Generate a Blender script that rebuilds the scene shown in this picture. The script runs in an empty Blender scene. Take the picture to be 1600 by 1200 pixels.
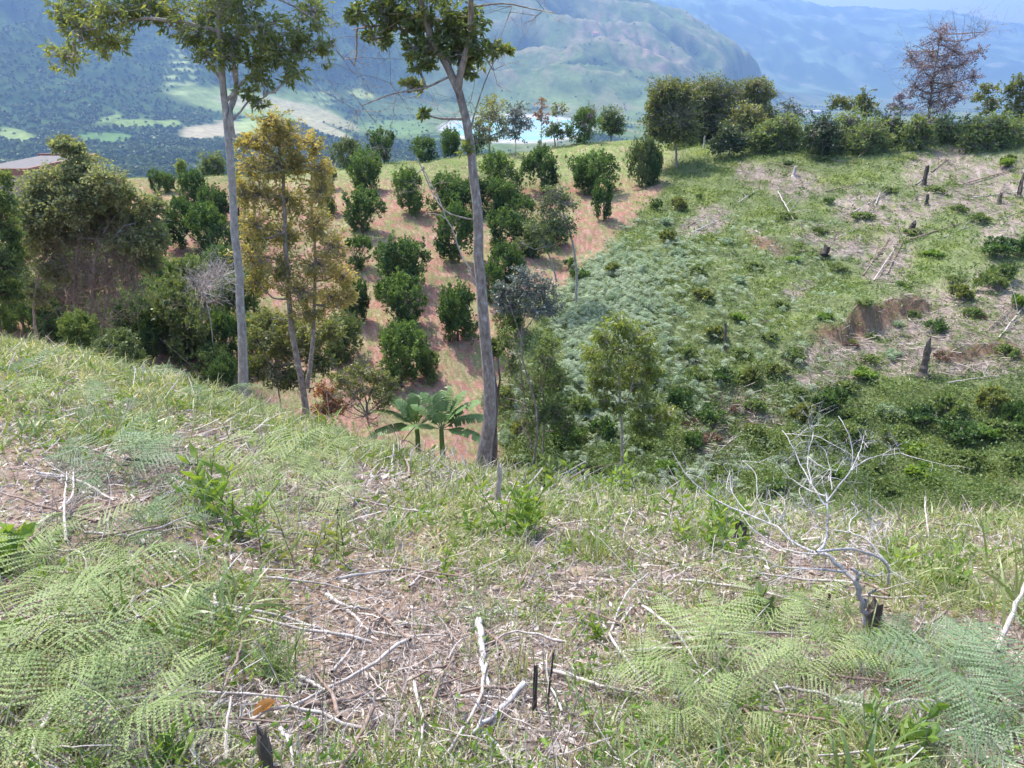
import bpy, math, random
import numpy as np
from math import radians as RAD

# ---------------------------------------------------------------- camera, sky, sun, exposure
SC = bpy.context.scene
FPX = 1209.0                      # focal length in photo pixels (1600 wide)
PITCH = RAD(22.5)
EYE = np.array([0.0, 0.0, 1.65])
cam_d = bpy.data.cameras.new('camera'); cam = bpy.data.objects.new('camera', cam_d)
SC.collection.objects.link(cam)
cam_d.sensor_width = 36; cam_d.lens = 36 * FPX / 1600
cam_d.clip_start = 0.05; cam_d.clip_end = 40000
cam.location = EYE; cam.rotation_euler = (RAD(90) - PITCH, 0, 0)
SC.camera = cam
SUN_EL, SUN_AZ = RAD(61), RAD(-46)       # azimuth measured from +Y (view direction) towards +X
w = bpy.data.worlds.new('World'); SC.world = w; w.use_nodes = True
nt = w.node_tree; bg = nt.nodes['Background']
sky = nt.nodes.new('ShaderNodeTexSky'); sky.sky_type = 'NISHITA'; sky.sun_disc = False
sky.sun_elevation = SUN_EL; sky.sun_rotation = SUN_AZ
sky.dust_density = 2.5; sky.air_density = 1.0
nt.links.new(sky.outputs[0], bg.inputs[0]); bg.inputs[1].default_value = 0.15
sun_d = bpy.data.lights.new('sun', 'SUN'); sun_d.energy = 2.4; sun_d.angle = RAD(0.6); sun_d.color = (1, .955, .88)
sun = bpy.data.objects.new('sun', sun_d); SC.collection.objects.link(sun)
sun.rotation_euler = (RAD(90) - SUN_EL, 0, math.pi - SUN_AZ)
SC.view_settings.view_transform = 'Standard'; SC.view_settings.look = 'None'
SC.view_settings.gamma = 1; SC.view_settings.exposure = 1.72
SC.cycles.use_denoising = True
SC.cycles.max_bounces = 5; SC.cycles.diffuse_bounces = 3; SC.cycles.glossy_bounces = 1
SC.cycles.transmission_bounces = 3; SC.cycles.transparent_max_bounces = 6; SC.cycles.volume_bounces = 0

# ---------------------------------------------------------------- pixels <-> world
CP, SP = math.cos(PITCH), math.sin(PITCH)
def ray(px, py):
    x = (px - 800) / FPX; y = -(py - 600) / FPX
    return np.array([x, CP + y * SP, -SP + y * CP])
def at(px, py, Y):
    d = ray(px, py); return EYE + d * (Y / d[1])
def project(P):
    P = np.asarray(P, float); q = P - EYE
    dep = np.maximum(q[..., 1] * CP - q[..., 2] * SP, 1e-6)
    up = q[..., 1] * SP + q[..., 2] * CP
    return 800 + FPX * q[..., 0] / dep, 600 - FPX * up / dep, dep

# ---------------------------------------------------------------- noise
_rs = np.random.RandomState(7)
_perm = _rs.permutation(4096); _g = _rs.rand(4096) * 2 * np.pi
def perlin(x, y):
    xi = np.floor(x).astype(np.int64); yi = np.floor(y).astype(np.int64)
    xf = x - xi; yf = y - yi
    u = xf**3 * (xf * (xf * 6 - 15) + 10); v = yf**3 * (yf * (yf * 6 - 15) + 10)
    def g(a, b, dx, dy):
        h = _perm[(_perm[a & 4095] + b) & 4095]; an = _g[h]
        return np.cos(an) * dx + np.sin(an) * dy
    n00 = g(xi, yi, xf, yf); n10 = g(xi + 1, yi, xf - 1, yf)
    n01 = g(xi, yi + 1, xf, yf - 1); n11 = g(xi + 1, yi + 1, xf - 1, yf - 1)
    return 1.5 * ((n00 * (1 - u) + n10 * u) * (1 - v) + (n01 * (1 - u) + n11 * u) * v)
def fbm(x, y, o=4, gain=.5):
    s = 0; a = 1.0; t = 0
    for k in range(o):
        s = s + a * perlin(x * 2**k + 17.3 * k, y * 2**k - 9.1 * k); t += a; a *= gain
    return s / t
def sstep(a, b, x):
    t = np.clip((x - a) / (b - a), 0, 1); return t * t * (3 - 2 * t)

# ---------------------------------------------------------------- the lie of the land: rows of (px, py, forward distance)
ROWS = dict(
 brk=[(-400,500,18),(0,532,17),(160,560,16.5),(390,632,15.5),(560,696,13.5),(740,738,12),(900,757,11),(1100,788,10),(1350,818,9.5),(1600,812,9.5),(2000,800,9)],
 gul=[(-400,575,28),(0,580,28),(200,600,28),(400,655,27),(560,705,26),(740,752,25),(900,770,24),(1100,800,23),(1350,835,21),(1600,840,20),(2000,830,19)],
 r3=[(-400,500,31),(0,500,32),(200,520,32),(400,570,32),(560,605,31),(740,650,30),(900,695,28.5),(1100,705,27),(1350,715,26),(1600,705,25),(2000,700,24)],
 r4=[(-400,430,36),(0,430,36),(200,440,37),(400,465,37),(560,490,36.5),(740,515,36),(900,560,34),(1100,560,32.5),(1350,560,32),(1600,560,31),(2000,560,30)],
 r5=[(-400,370,42),(0,370,42),(200,370,43),(400,380,43),(560,400,42),(740,412,42),(900,432,42),(1000,430,40),(1100,440,39),(1350,430,40),(1600,420,39),(2000,410,38)],
 r6=[(-400,320,50),(200,320,50),(560,320,50),(740,315,52),(900,318,53),(1050,322,51),(1100,325,50),(1350,310,49),(1600,305,48),(2000,300,47)],
 r7=[(-400,295,57),(0,292,58),(250,285,60),(400,277,62),(560,264,63),(740,247,66),(850,238,68),(930,222,70),(1000,222,70),(1060,230,66),(1150,230,62),(1350,222,60),(1600,218,58),(2000,210,56)],
)
FAR = dict(
 f1=[(-600,262,1150),(0,258,1200),(300,256,1200),(700,258,1250),(1000,262,1250),(1600,262,1250),(2200,262,1250)],
 f2=[(-600,212,1450),(0,215,1500),(300,222,1600),(560,218,1800),(700,221,1800),(930,218,1800),(1100,216,1850),(1600,212,1900),(2200,212,1900)],
 f3=[(-600,160,1750),(0,175,1850),(300,185,2000),(560,190,2250),(700,181,2500),(920,182,2500),(1100,181,2700),(1250,179,3200),(1600,178,3300),(2200,178,3300)],
 f4=[(-600,90,2100),(0,110,2250),(300,130,2450),(560,140,2700),(700,135,3000),(920,128,3100),(1100,140,3300),(1250,171,4600),(1600,171,4700),(2200,171,4700)],
 f5=[(-600,-20,2600),(0,20,2700),(300,40,2900),(560,50,3200),(700,60,3500),(920,70,3700),(1060,88,3750),(1150,125,3800),(1250,162,5400),(1600,162,5600),(2200,162,5600)],
 crs=[(-600,-260,3400),(0,-200,3500),(300,-170,3700),(560,-140,3900),(700,-110,4100),(860,-40,4250),(930,-8,4300),(960,8,4300),(1000,28,4250),(1060,55,4200),(1130,97,4150),(1200,134,4150),(1250,154,6200),(1600,152,6400),(2200,152,6400)],
 hid=[(-600,-150,5600),(0,-80,5600),(300,-60,5600),(700,-20,5600),(930,70,5700),(1060,120,5800),(1200,145,6200),(1350,140,6900),(1600,140,6900),(2200,140,6900)],
 top=[(-600,-120,10500),(300,-110,10500),(700,-70,10500),(900,-50,10500),(1000,-42,10500),(1120,-22,10500),(1220,6,10500),(1300,18,10500),(1350,24,10500),(1400,27,10500),(1480,24,10500),(1520,36,10500),(1570,50,10500),(1700,52,10500),(2200,30,10500)],
)
NT, NR = 720, 1600
TH = (np.arange(NT) + .5) / NT * 2 * np.pi - np.pi
LR0, LR1 = math.log(0.25), math.log(16000)
LR = np.linspace(LR0, LR1, NR)
def row_curve(pts):
    th, lr, t = [], [], []
    for px, py, Y in pts:
        P = at(px, py, Y); r = math.hypot(P[0], P[1])
        th.append(math.atan2(P[0], P[1])); lr.append(math.log(r)); t.append((EYE[2] - P[2]) / r)
    th, lr, t = map(np.array, (th, lr, t))
    def f(q): return np.interp(TH, th, q, period=2 * np.pi)
    k = np.exp(-.5 * (np.arange(-8, 9) / 2.2)**2); k /= k.sum()
    def sm(q): return np.convolve(np.concatenate([q[-8:], q, q[:8]]), k, 'valid')
    return sm(f(lr)), sm(f(t))
C_ = {k: row_curve(v) for k, v in {**ROWS, **FAR}.items()}
ZT = np.zeros((NT, NR))
for i in range(NT):
    r1, t1 = math.exp(C_['brk'][0][i]), C_['brk'][1][i]
    a = EYE[2] / r1**2; b = t1 - 2 * a * r1
    rr = np.linspace(0.2, r1, 12)
    R = list(rr); Z = list(-(b * rr + a * rr * rr))
    for k in ('gul', 'r3', 'r4', 'r5', 'r6', 'r7'):
        r_ = math.exp(C_[k][0][i]); R.append(r_); Z.append(EYE[2] - C_[k][1][i] * r_)
    zc, rc = Z[-1], R[-1]
    R += [rc * 1.08, rc * 1.4, 170, 300, 600]
    Z += [zc - .6, zc - 12, -52, -88, -128]
    for k in ('f1', 'f2', 'f3', 'f4', 'f5', 'crs', 'hid', 'top'):
        r_ = math.exp(C_[k][0][i]); R.append(r_); Z.append(EYE[2] - C_[k][1][i] * r_)
    R.append(R[-1] * 1.25); Z.append(Z[-1] - 500)
    lr = np.log(R)
    # monotone cubic (Fritsch-Carlson) in ln r
    z = np.array(Z); h = np.diff(lr); d = np.diff(z) / h
    m = np.zeros(len(z)); m[0] = d[0]; m[-1] = d[-1]
    ok = d[1:] * d[:-1] > 0
    w1 = 2 * h[1:] + h[:-1]; w2 = h[1:] + 2 * h[:-1]
    m[1:-1] = np.where(ok, (w1 + w2) / (w1 / np.where(ok, d[:-1], 1) + w2 / np.where(ok, d[1:], 1)), 0)
    j = np.clip(np.searchsorted(lr, LR) - 1, 0, len(lr) - 2)
    s = np.clip((LR - lr[j]) / h[j], 0, 1); s2, s3 = s * s, s * s * s
    ZT[i] = (2*s3-3*s2+1)*z[j] + (s3-2*s2+s)*h[j]*m[j] + (-2*s3+3*s2)*z[j+1] + (s3-s2)*h[j]*m[j+1]
k = np.exp(-.5 * (np.arange(-6, 7) / 2.5)**2); k /= k.sum()
Zp = np.pad(ZT, ((0, 0), (6, 6)), mode='edge')
ZT = sum(k[j] * Zp[:, j:j + NR] for j in range(13))

def _w(px, py, Y):
    p = at(px, py, Y); return float(p[0]), float(p[1])
BANKS = [(*_w(1275, 555, 33.4), *_w(1362, 535, 34.0), .65), (*_w(1345, 530, 34.2), *_w(1440, 492, 36.2), .75), (*_w(1470, 560, 31.5), *_w(1600, 545, 31.5), .4), (*_w(1180, 372, 43.8), *_w(1222, 390, 42.4), .5)]
def H(X, Y, detail=True):
    X = np.asarray(X, float); Y = np.asarray(Y, float)
    r = np.hypot(X, Y); th = np.arctan2(X, Y)
    fi = (th + np.pi) / (2 * np.pi) * NT - .5; fj = np.clip((np.log(np.maximum(r, .26)) - LR0) / (LR1 - LR0) * (NR - 1), 0, NR - 1.001)
    i0 = np.floor(fi).astype(int); u = fi - i0; i1 = (i0 + 1) % NT; i0 = i0 % NT
    j0 = fj.astype(int); v = fj - j0
    z = (ZT[i0, j0]*(1-u) + ZT[i1, j0]*u)*(1-v) + (ZT[i0, j0+1]*(1-u) + ZT[i1, j0+1]*u)*v
    nw = 1 - sstep(14, 24, r)
    z = z + nw * (.035 * fbm(X * .9, Y * .9, 3) + .02 * perlin(X * 4, Y * 4) * sstep(1, 3, r))
    md = sstep(16, 26, r) * (1 - sstep(80, 140, r))
    z = z + md * (.40 * fbm(X * .22, Y * .22, 4) + .12 * np.abs(perlin(X * .6, Y * .6)) + .07 * fbm(X * 1.3, Y * 1.3, 2))
    fw = sstep(1500, 2600, r) * sstep(-149, -60, z)
    if np.any(fw > 0):
        n1 = 1 - 2 * np.abs(perlin(X / 900 + 3.3, Y / 900 + .7)); n2 = 1 - 2 * np.abs(perlin(X / 330 - 8, Y / 330 + 5))
        n3 = 1 - 2 * np.abs(perlin(X / 120 + 1, Y / 120 + 55))
        z = z + fw * (105 * n1 + 72 * n2 + 32 * n3 + 10 * (1 - 2 * np.abs(perlin(X / 48 + 9, Y / 48)))) * .62 * (1 - .25 * sstep(6000, 9000, r))
    vf = sstep(150, 400, r) * (1 - sstep(1500, 2600, r))
    z = z + vf * (4 * fbm(X / 90, Y / 90, 3))
    lk = sstep(1200, 1400, r) * (1 - sstep(3300, 3600, r))
    if np.any(lk > 0):      # shallow basin of the lake on the valley floor
        lx, ly, _ = project(np.stack([X, Y, np.full_like(X, -147.)], -1))
        k = np.hypot((lx - 806) / 106, (ly - 201) / 19); zl = -147 + 11 * (np.minimum(k, 2.2) - 1) + 5 * fbm(X / 75, Y / 75, 3)
        wl = lk * (1 - sstep(1.25, 1.9, k)); z = z * (1 - wl) + zl * wl
    if np.any(md > 0):      # eroded bank across the far slope: a cut about half a metre high
        for (ax, ay, bx, by, hh) in BANKS:
            ux, uy = bx - ax, by - ay; L = math.hypot(ux, uy); ux /= L; uy /= L
            s_ = (X - ax) * ux + (Y - ay) * uy; d = -(X - ax) * uy + (Y - ay) * ux
            d = d + .35 * perlin(X * 1.1, Y * 1.1) + .15 * np.sin(s_ * 2.1)
            z = z + hh * sstep(-.30, .22, d) * (1 - sstep(.3, 4.5, d)) * sstep(-.8, .6, s_) * (1 - sstep(L - .6, L + .8, s_))
    return z
_S = np.exp(np.linspace(math.log(1.2), math.log(15000), 3000))
def G(px, py, smax=None):
    """the point of the ground seen at a pixel"""
    d = ray(px, py); d = d / d[1]
    P = EYE + _S[:, None] * d
    below = P[:, 2] < H(P[:, 0], P[:, 1])
    j = int(np.argmax(below)) if below.any() else len(_S) - 1
    lo, hi = _S[max(j - 1, 0)], _S[j]
    for _ in range(12):
        mid = (lo + hi) / 2; q = EYE + mid * d
        if q[2] < float(H(q[0], q[1])): hi = mid
        else: lo = mid
    q = EYE + hi * d
    return np.array([q[0], q[1], float(H(q[0], q[1]))])
def onground(px, py, Y):
    """a foot point at a known forward distance, dropped to the ground"""
    P = at(px, py, Y); return np.array([P[0], P[1], float(H(P[0], P[1]))])
def depth_of(P): return float(project(P)[2])

# ---------------------------------------------------------------- mesh making
def mk(name, V, F, mat, parent=None, rnd=None, smooth=False, col=None, link=True):
    """V (n,3); F: int array (m,k) or a list of such arrays"""
    if isinstance(F, np.ndarray): F = [F]
    F = [f for f in F if len(f)]
    me = bpy.data.meshes.new(name)
    V = np.asarray(V, np.float32)
    me.vertices.add(len(V)); me.vertices.foreach_set('co', V.ravel())
    nl = sum(f.size for f in F); nf = sum(len(f) for f in F)
    me.loops.add(nl); me.loops.foreach_set('vertex_index', np.concatenate([f.ravel() for f in F]).astype(np.int32))
    me.polygons.add(nf)
    ls = []; o = 0
    for f in F:
        ls.append(o + np.arange(len(f)) * f.shape[1]); o += f.size
    me.polygons.foreach_set('loop_start', np.concatenate(ls).astype(np.int32))
    me.polygons.foreach_set('use_smooth', np.full(nf, smooth))
    if rnd is not None:
        at_ = me.attributes.new('rnd', 'FLOAT', 'POINT'); at_.data.foreach_set('value', np.asarray(rnd, np.float32))
    if col is not None:
        c = me.color_attributes.new('Col', 'FLOAT_COLOR', 'POINT')
        cc = np.ones((len(V), 4), np.float32); cc[:, :3] = col; c.data.foreach_set('color', cc.ravel())
    me.update(calc_edges=True)
    me.materials.append(mat)
    o_ = bpy.data.objects.new(name, me)
    if link: SC.collection.objects.link(o_)
    if parent is not None: o_.parent = parent
    return o_
def put(name, V, F, mat, base, parent=None, **k):
    """as mk, V in world space but stored relative to base; top-level objects sit at base"""
    o = mk(name, np.asarray(V) - base, F, mat, parent, **k)
    if parent is None: o.location = base
    return o
GROUPS = {}
def tag(o, label=None, cat=None, group=None, kind=None):
    if label: o['label'] = label
    if cat: o['category'] = cat
    if group: o['group'] = group
    if kind: o['kind'] = kind
    return o
def empty(name, base, rz=0, scale=1):
    o = bpy.data.objects.new(name, None); SC.collection.objects.link(o)
    o.empty_display_size = .2; o.location = base; o.rotation_euler = (0, 0, rz); o.scale = (scale,) * 3 if np.isscalar(scale) else scale
    return o
def copy_tree(o):
    c = o.copy(); SC.collection.objects.link(c)
    for ch in o.children:
        d = ch.copy(); SC.collection.objects.link(d); d.parent = c
    return c
class Acc:
    """collects pieces of ONE thing or one part"""
    def __init__(s): s.V = []; s.F = {}; s.R = []; s.n = 0
    def add(s, V, F, r=.5):
        V = np.asarray(V, float).reshape(-1, 3)
        s.V.append(V); s.F.setdefault(F.shape[1], []).append(F + s.n)
        s.R.append(np.full(len(V), r) if np.isscalar(r) else np.asarray(r)); s.n += len(V); return s
    def get(s): return np.concatenate(s.V), [np.concatenate(f) for f in s.F.values()], np.concatenate(s.R)
    def put(s, name, mat, base=None, parent=None, smooth=False):
        V, F, R = s.get()
        return put(name, V, F, mat, np.zeros(3) if base is None else base, parent, rnd=R, smooth=smooth)
def norm(v): return v / np.maximum(np.linalg.norm(v, axis=-1, keepdims=True), 1e-9)
def tubes(P, R, sides=5):
    """P (n,k,3) polylines, R (n,k) radii -> V, F quads"""
    P = np.asarray(P, float); R = np.asarray(R, float); n, k, _ = P.shape
    T = norm(np.gradient(P, axis=1))
    ref = np.where(np.abs(T[..., 2:3]) > .85, np.array([1., 0, 0]), np.array([0, 0, 1.]))
    A = norm(np.cross(T, ref)); B = np.cross(T, A)
    an = np.arange(sides) / sides * 2 * np.pi
    V = P[:, :, None] + R[:, :, None, None] * (A[:, :, None] * np.cos(an)[:, None] + B[:, :, None] * np.sin(an)[:, None])
    idx = np.arange(n * k * sides).reshape(n, k, sides)
    a = idx[:, :-1]; b = idx[:, 1:]
    F = np.stack([a, np.roll(a, -1, 2), np.roll(b, -1, 2), b], -1).reshape(-1, 4)
    return V.reshape(-1, 3), F
def smooth_line(pts, n, rng=None, wob=0):
    pts = np.asarray(pts, float); s = np.r_[0, np.cumsum(np.linalg.norm(np.diff(pts, axis=0), axis=1))]
    q = np.linspace(0, s[-1], n)
    # catmull-rom through the points
    m = np.gradient(pts, s, axis=0) if len(pts) > 2 else np.repeat((pts[-1:] - pts[:1]) / s[-1], 2, 0)
    j = np.clip(np.searchsorted(s, q) - 1, 0, len(s) - 2); h = (s[j + 1] - s[j])[:, None]; t = ((q - s[j]) / (s[j + 1] - s[j]))[:, None]
    o = (2*t**3-3*t**2+1)*pts[j] + (t**3-2*t**2+t)*h*m[j] + (-2*t**3+3*t**2)*pts[j+1] + (t**3-t**2)*h*m[j+1]
    if rng is not None and wob: o[1:-1] += rng.randn(n - 2, 3) * wob
    return o
def leaves(P, D, L, W, rng, fold=False, droop=0.0):
    """leaf blades from P along D: lozenge (fold: two halves creased on the midrib)"""
    n = len(P); D = norm(D + np.array([0, 0, -1.]) * droop); L = np.broadcast_to(L, n)[:, None]; W = np.broadcast_to(W, n)[:, None]
    S = norm(np.cross(D, rng.randn(n, 3)))
    mid = P + D * L * .45; tip = P + D * L
    if not fold:
        V = np.stack([P, mid + S * W / 2, tip, mid - S * W / 2], 1).reshape(-1, 3)
        return V, np.arange(4 * n).reshape(n, 4), 4
    N = np.cross(S, D); c = mid - N * W * .18
    V = np.stack([P, mid + S * W / 2, P + D * L * .8 + S * W * .2, tip, P + D * L * .8 - S * W * .2, mid - S * W / 2, c], 1).reshape(-1, 3)
    b = (np.arange(n) * 7)[:, None]
    F = np.concatenate([b + np.array([0, 1, 6]), b + np.array([0, 6, 5])]), np.concatenate([b + np.array([6, 1, 2, 3]), b + np.array([6, 3, 4, 5])])
    return V, F, 7
def blades(P, D, L, W, B, k=4, side=None, tw=.25, rng=None):
    """grass blades / straps: P base, D dir, L length, W width, B droop, k segments"""
    n = len(P); D = norm(D); s = np.linspace(0, 1, k + 1)[None, :, None]
    L = np.broadcast_to(L, n)[:, None, None]; W = np.broadcast_to(W, n)[:, None, None]; B = np.broadcast_to(B, n)[:, None, None]
    hz = norm(D * np.array([1, 1, .02]) + 1e-4)
    Cn = P[:, None] + D[:, None] * L * s * (1 - .25 * B * s) + hz[:, None] * L * B * .35 * s**2 - np.array([0, 0, 1.]) * L * B * .6 * s**2.2
    if side is None:
        side = norm(np.cross(D, np.array([0, 0, 1.])) + 1e-5)
        if rng is not None: side = norm(side + .5 * rng.randn(n, 3))
    prof = np.clip(np.minimum(.45 + 3 * s, 1) * (1 - s**2.2), .03, 1)
    o = side[:, None] * W * .5 * prof
    V = np.stack([Cn - o, Cn + o], 2).reshape(n, -1, 3)
    i = np.arange(k)[None] * 2 + (np.arange(n) * 2 * (k + 1))[:, None]
    F = np.stack([i, i + 1, i + 3, i + 2], -1).reshape(-1, 4)
    return V.reshape(-1, 3), F, 2 * (k + 1)
def stamp(V, F, R, M, T, r=None):
    """many transformed copies of one small mesh, inside ONE object: M (n,3,3), T (n,3)"""
    n = len(T); v = np.einsum('nij,kj->nki', M, V) + T[:, None]
    f = [(g[None] + (np.arange(n) * len(V))[:, None, None]).reshape(-1, g.shape[1]) for g in F]
    rr = np.tile(R, n) if r is None else np.clip(np.tile(R, (n, 1)) + np.asarray(r)[:, None], 0, 1).ravel()
    return v.reshape(-1, 3), f, rr
def rotz(a, sc=1, tx=0, ty=0):
    a = np.asarray(a, float); n = a.shape[0]; c, s = np.cos(a), np.sin(a); M = np.zeros((n, 3, 3))
    tx = np.broadcast_to(tx, n); sc = np.broadcast_to(sc, n)
    ct, st = np.cos(tx), np.sin(tx)
    M[:, 0, 0] = c; M[:, 0, 1] = -s * ct; M[:, 0, 2] = s * st
    M[:, 1, 0] = s; M[:, 1, 1] = c * ct; M[:, 1, 2] = -c * st
    M[:, 2, 1] = st; M[:, 2, 2] = ct
    return M * sc[:, None, None]

# ---------------------------------------------------------------- materials
def newmat(name):
    m = bpy.data.materials.new(name); m.use_nodes = True; t = m.node_tree; t.nodes.clear()
    return m, t, t.nodes.new('ShaderNodeOutputMaterial')
def ramp(t, cols):
    r = t.nodes.new('ShaderNodeValToRGB'); e = r.color_ramp.elements
    ps = np.linspace(0, 1, len(cols))
    while len(e) < len(cols): e.new(.5)
    for q, (p_, c) in enumerate(zip(ps, cols)): e[q].position = float(p_); e[q].color = (*c, 1)
    return r
def leafmat(name, cols, trans=.38, gloss=.06, rough=.4, tint=(1.25, 1.15, .45)):
    m, t, out = newmat(name); a = t.nodes.new('ShaderNodeAttribute'); a.attribute_name = 'rnd'
    oi = t.nodes.new('ShaderNodeObjectInfo')
    ad = t.nodes.new('ShaderNodeMath'); ad.operation = 'MULTIPLY_ADD'; ad.inputs[1].default_value = .30; t.links.new(oi.outputs['Random'], ad.inputs[0])
    sb = t.nodes.new('ShaderNodeMath'); sb.operation = 'SUBTRACT'; sb.inputs[1].default_value = .15; t.links.new(a.outputs['Fac'], sb.inputs[0]); t.links.new(sb.outputs[0], ad.inputs[2])
    r = ramp(t, cols); t.links.new(ad.outputs[0], r.inputs[0])
    d = t.nodes.new('ShaderNodeBsdfDiffuse'); tr = t.nodes.new('ShaderNodeBsdfTranslucent'); g = t.nodes.new('ShaderNodeBsdfGlossy')
    g.inputs['Roughness'].default_value = rough
    hs = t.nodes.new('ShaderNodeMixRGB'); hs.blend_type = 'MULTIPLY'; hs.inputs[0].default_value = 1; hs.inputs[2].default_value = (*tint, 1)
    t.links.new(r.outputs[0], d.inputs[0]); t.links.new(r.outputs[0], hs.inputs[1]); t.links.new(hs.outputs[0], tr.inputs[0])
    m1 = t.nodes.new('ShaderNodeMixShader'); m1.inputs[0].default_value = trans; t.links.new(d.outputs[0], m1.inputs[1]); t.links.new(tr.outputs[0], m1.inputs[2])
    m2 = t.nodes.new('ShaderNodeMixShader'); m2.inputs[0].default_value = gloss; t.links.new(m1.outputs[0], m2.inputs[1]); t.links.new(g.outputs[0], m2.inputs[2])
    t.links.new(m2.outputs[0], out.inputs[0]); return m
def barkmat(name, cols, scale=12, zs=.35, bump=.6):
    m, t, out = newmat(name); tc = t.nodes.new('ShaderNodeTexCoord'); mp = t.nodes.new('ShaderNodeMapping'); mp.inputs['Scale'].default_value = (1, 1, zs)
    t.links.new(tc.outputs['Object'], mp.inputs[0])
    n = t.nodes.new('ShaderNodeTexNoise'); n.inputs['Scale'].default_value = scale; n.inputs['Detail'].default_value = 6; n.inputs['Roughness'].default_value = .65
    t.links.new(mp.outputs[0], n.inputs[0])
    mr = t.nodes.new('ShaderNodeMapRange'); mr.inputs[1].default_value = .3; mr.inputs[2].default_value = .7; t.links.new(n.outputs[0], mr.inputs[0])
    r = ramp(t, cols); t.links.new(mr.outputs[0], r.inputs[0])
    b = t.nodes.new('ShaderNodeBsdfPrincipled'); b.inputs['Roughness'].default_value = .9; t.links.new(r.outputs[0], b.inputs['Base Color'])
    bp = t.nodes.new('ShaderNodeBump'); bp.inputs['Strength'].default_value = bump; bp.inputs['Distance'].default_value = .02; t.links.new(n.outputs[0], bp.inputs['Height']); t.links.new(bp.outputs[0], b.inputs['Normal'])
    t.links.new(b.outputs[0], out.inputs[0]); return m
def plainmat(name, col, rough=.8, var=.15, scale=3):
    return barkmat(name, [tuple(c * (1 - var) for c in col), tuple(min(1, c * (1 + var)) for c in col)], scale, 1, .2)
M = dict(
 citrus=leafmat('citrus_leaf', [(.03,.07,.024), (.06,.12,.038), (.11,.19,.05), (.19,.29,.08)], .42, .03, .5),
 citrus_light=leafmat('citrus_leaf_pale', [(.08,.12,.045), (.13,.18,.065), (.20,.25,.09)], .4, .04),
 pale=leafmat('grey_green_leaf', [(.09,.14,.055), (.155,.215,.08), (.24,.295,.105), (.40,.42,.15)], .55, .04, .4),
 olive=leafmat('olive_leaf', [(.08,.11,.045), (.145,.185,.06), (.23,.26,.085), (.33,.33,.10)], .45, .03),
 orange=leafmat('orange_leaf', [(.12,.16,.05), (.25,.26,.08), (.46,.39,.14), (.60,.50,.21)], .42, .03),
 dark=leafmat('dark_leaf', [(.03,.06,.022), (.055,.095,.035), (.10,.14,.055)], .3, .04),
 silver=leafmat('silver_leaf', [(.08,.10,.075), (.14,.17,.14), (.24,.27,.23)], .3, .06, .4, (1.1, 1.1, .8)),
 young=leafmat('fresh_leaf', [(.10,.15,.035), (.17,.235,.05), (.26,.33,.07), (.35,.39,.10)], .52, .03),
 shrub=leafmat('hedge_leaf', [(.06,.105,.035), (.115,.18,.06), (.19,.255,.09), (.28,.34,.14)], .42, .015, .6),
 mauve=leafmat('withered_leaf', [(.16,.135,.16), (.24,.20,.235), (.32,.27,.31), (.34,.25,.25)], .4, .02, .5, (1.05, 1, 1)),
 brown=leafmat('brown_leaf', [(.09,.055,.035), (.17,.10,.07), (.25,.16,.11)], .25, .03),
 rust=leafmat('rusty_leaf', [(.10,.11,.04), (.30,.14,.06), (.40,.18,.07)], .3, .03),
 fern=leafmat('fern_leaf', [(.17,.24,.09), (.25,.33,.13), (.34,.42,.18), (.43,.47,.22)], .42, .02, .5),
 fern_blue=leafmat('blue_fern_leaf', [(.13,.22,.10), (.20,.29,.15), (.29,.38,.21)], .4, .03, .5, (1.15, 1.12, .75)),
 grass=leafmat('grass_blade', [(.12,.18,.05), (.21,.27,.09), (.32,.36,.15), (.52,.48,.28)], .42, .04, .45),
 lush=leafmat('lush_grass_blade', [(.09,.15,.04), (.15,.23,.065), (.24,.32,.11), (.37,.42,.18)], .42, .05, .4),
 straw=leafmat('dry_straw', [(.20,.155,.12), (.34,.275,.23), (.48,.415,.36), (.64,.59,.53)], .15, .05, .5, (1.1, 1, .8)),
 weed=leafmat('weed_leaf', [(.08,.16,.035), (.13,.23,.045), (.20,.31,.06), (.30,.39,.09)], .45, .02, .5),
 banana=leafmat('banana_leaf', [(.09,.17,.06), (.15,.25,.09), (.23,.33,.13)], .35, .03, .4),
 dome=leafmat('dome_leaf', [(.15,.185,.09), (.23,.27,.125), (.33,.36,.17), (.42,.42,.18)], .48, .03, .5, (1.15, 1.1, .6)),
 bracken=leafmat('bracken_leaf', [(.16,.24,.14), (.25,.34,.20), (.37,.45,.30), (.46,.52,.38)], .4, .02, .5, (1.1, 1.1, .8)),
 bark_pale=barkmat('pale_bark', [(.13,.11,.09), (.30,.27,.235), (.36,.33,.29), (.62,.60,.56)], 13, .5),
 bark_brown=barkmat('brown_bark', [(.11,.085,.07), (.22,.18,.15), (.30,.26,.22), (.52,.49,.44)], 16, .45),
 bark_dark=barkmat('dark_bark', [(.05,.038,.03), (.11,.085,.065), (.20,.16,.13)], 18),
 char=barkmat('charred_wood', [(.02,.017,.015), (.05,.04,.033), (.13,.10,.085)], 26),
 stick=barkmat('weathered_wood', [(.24,.20,.17), (.42,.37,.33), (.56,.52,.48)], 16),
 stick_brown=barkmat('dry_brown_wood', [(.12,.08,.06), (.24,.17,.13), (.36,.28,.23)], 16),
 white_wood=barkmat('bleached_wood', [(.26,.235,.22), (.42,.39,.37), (.58,.55,.53)], 22),
)
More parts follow.
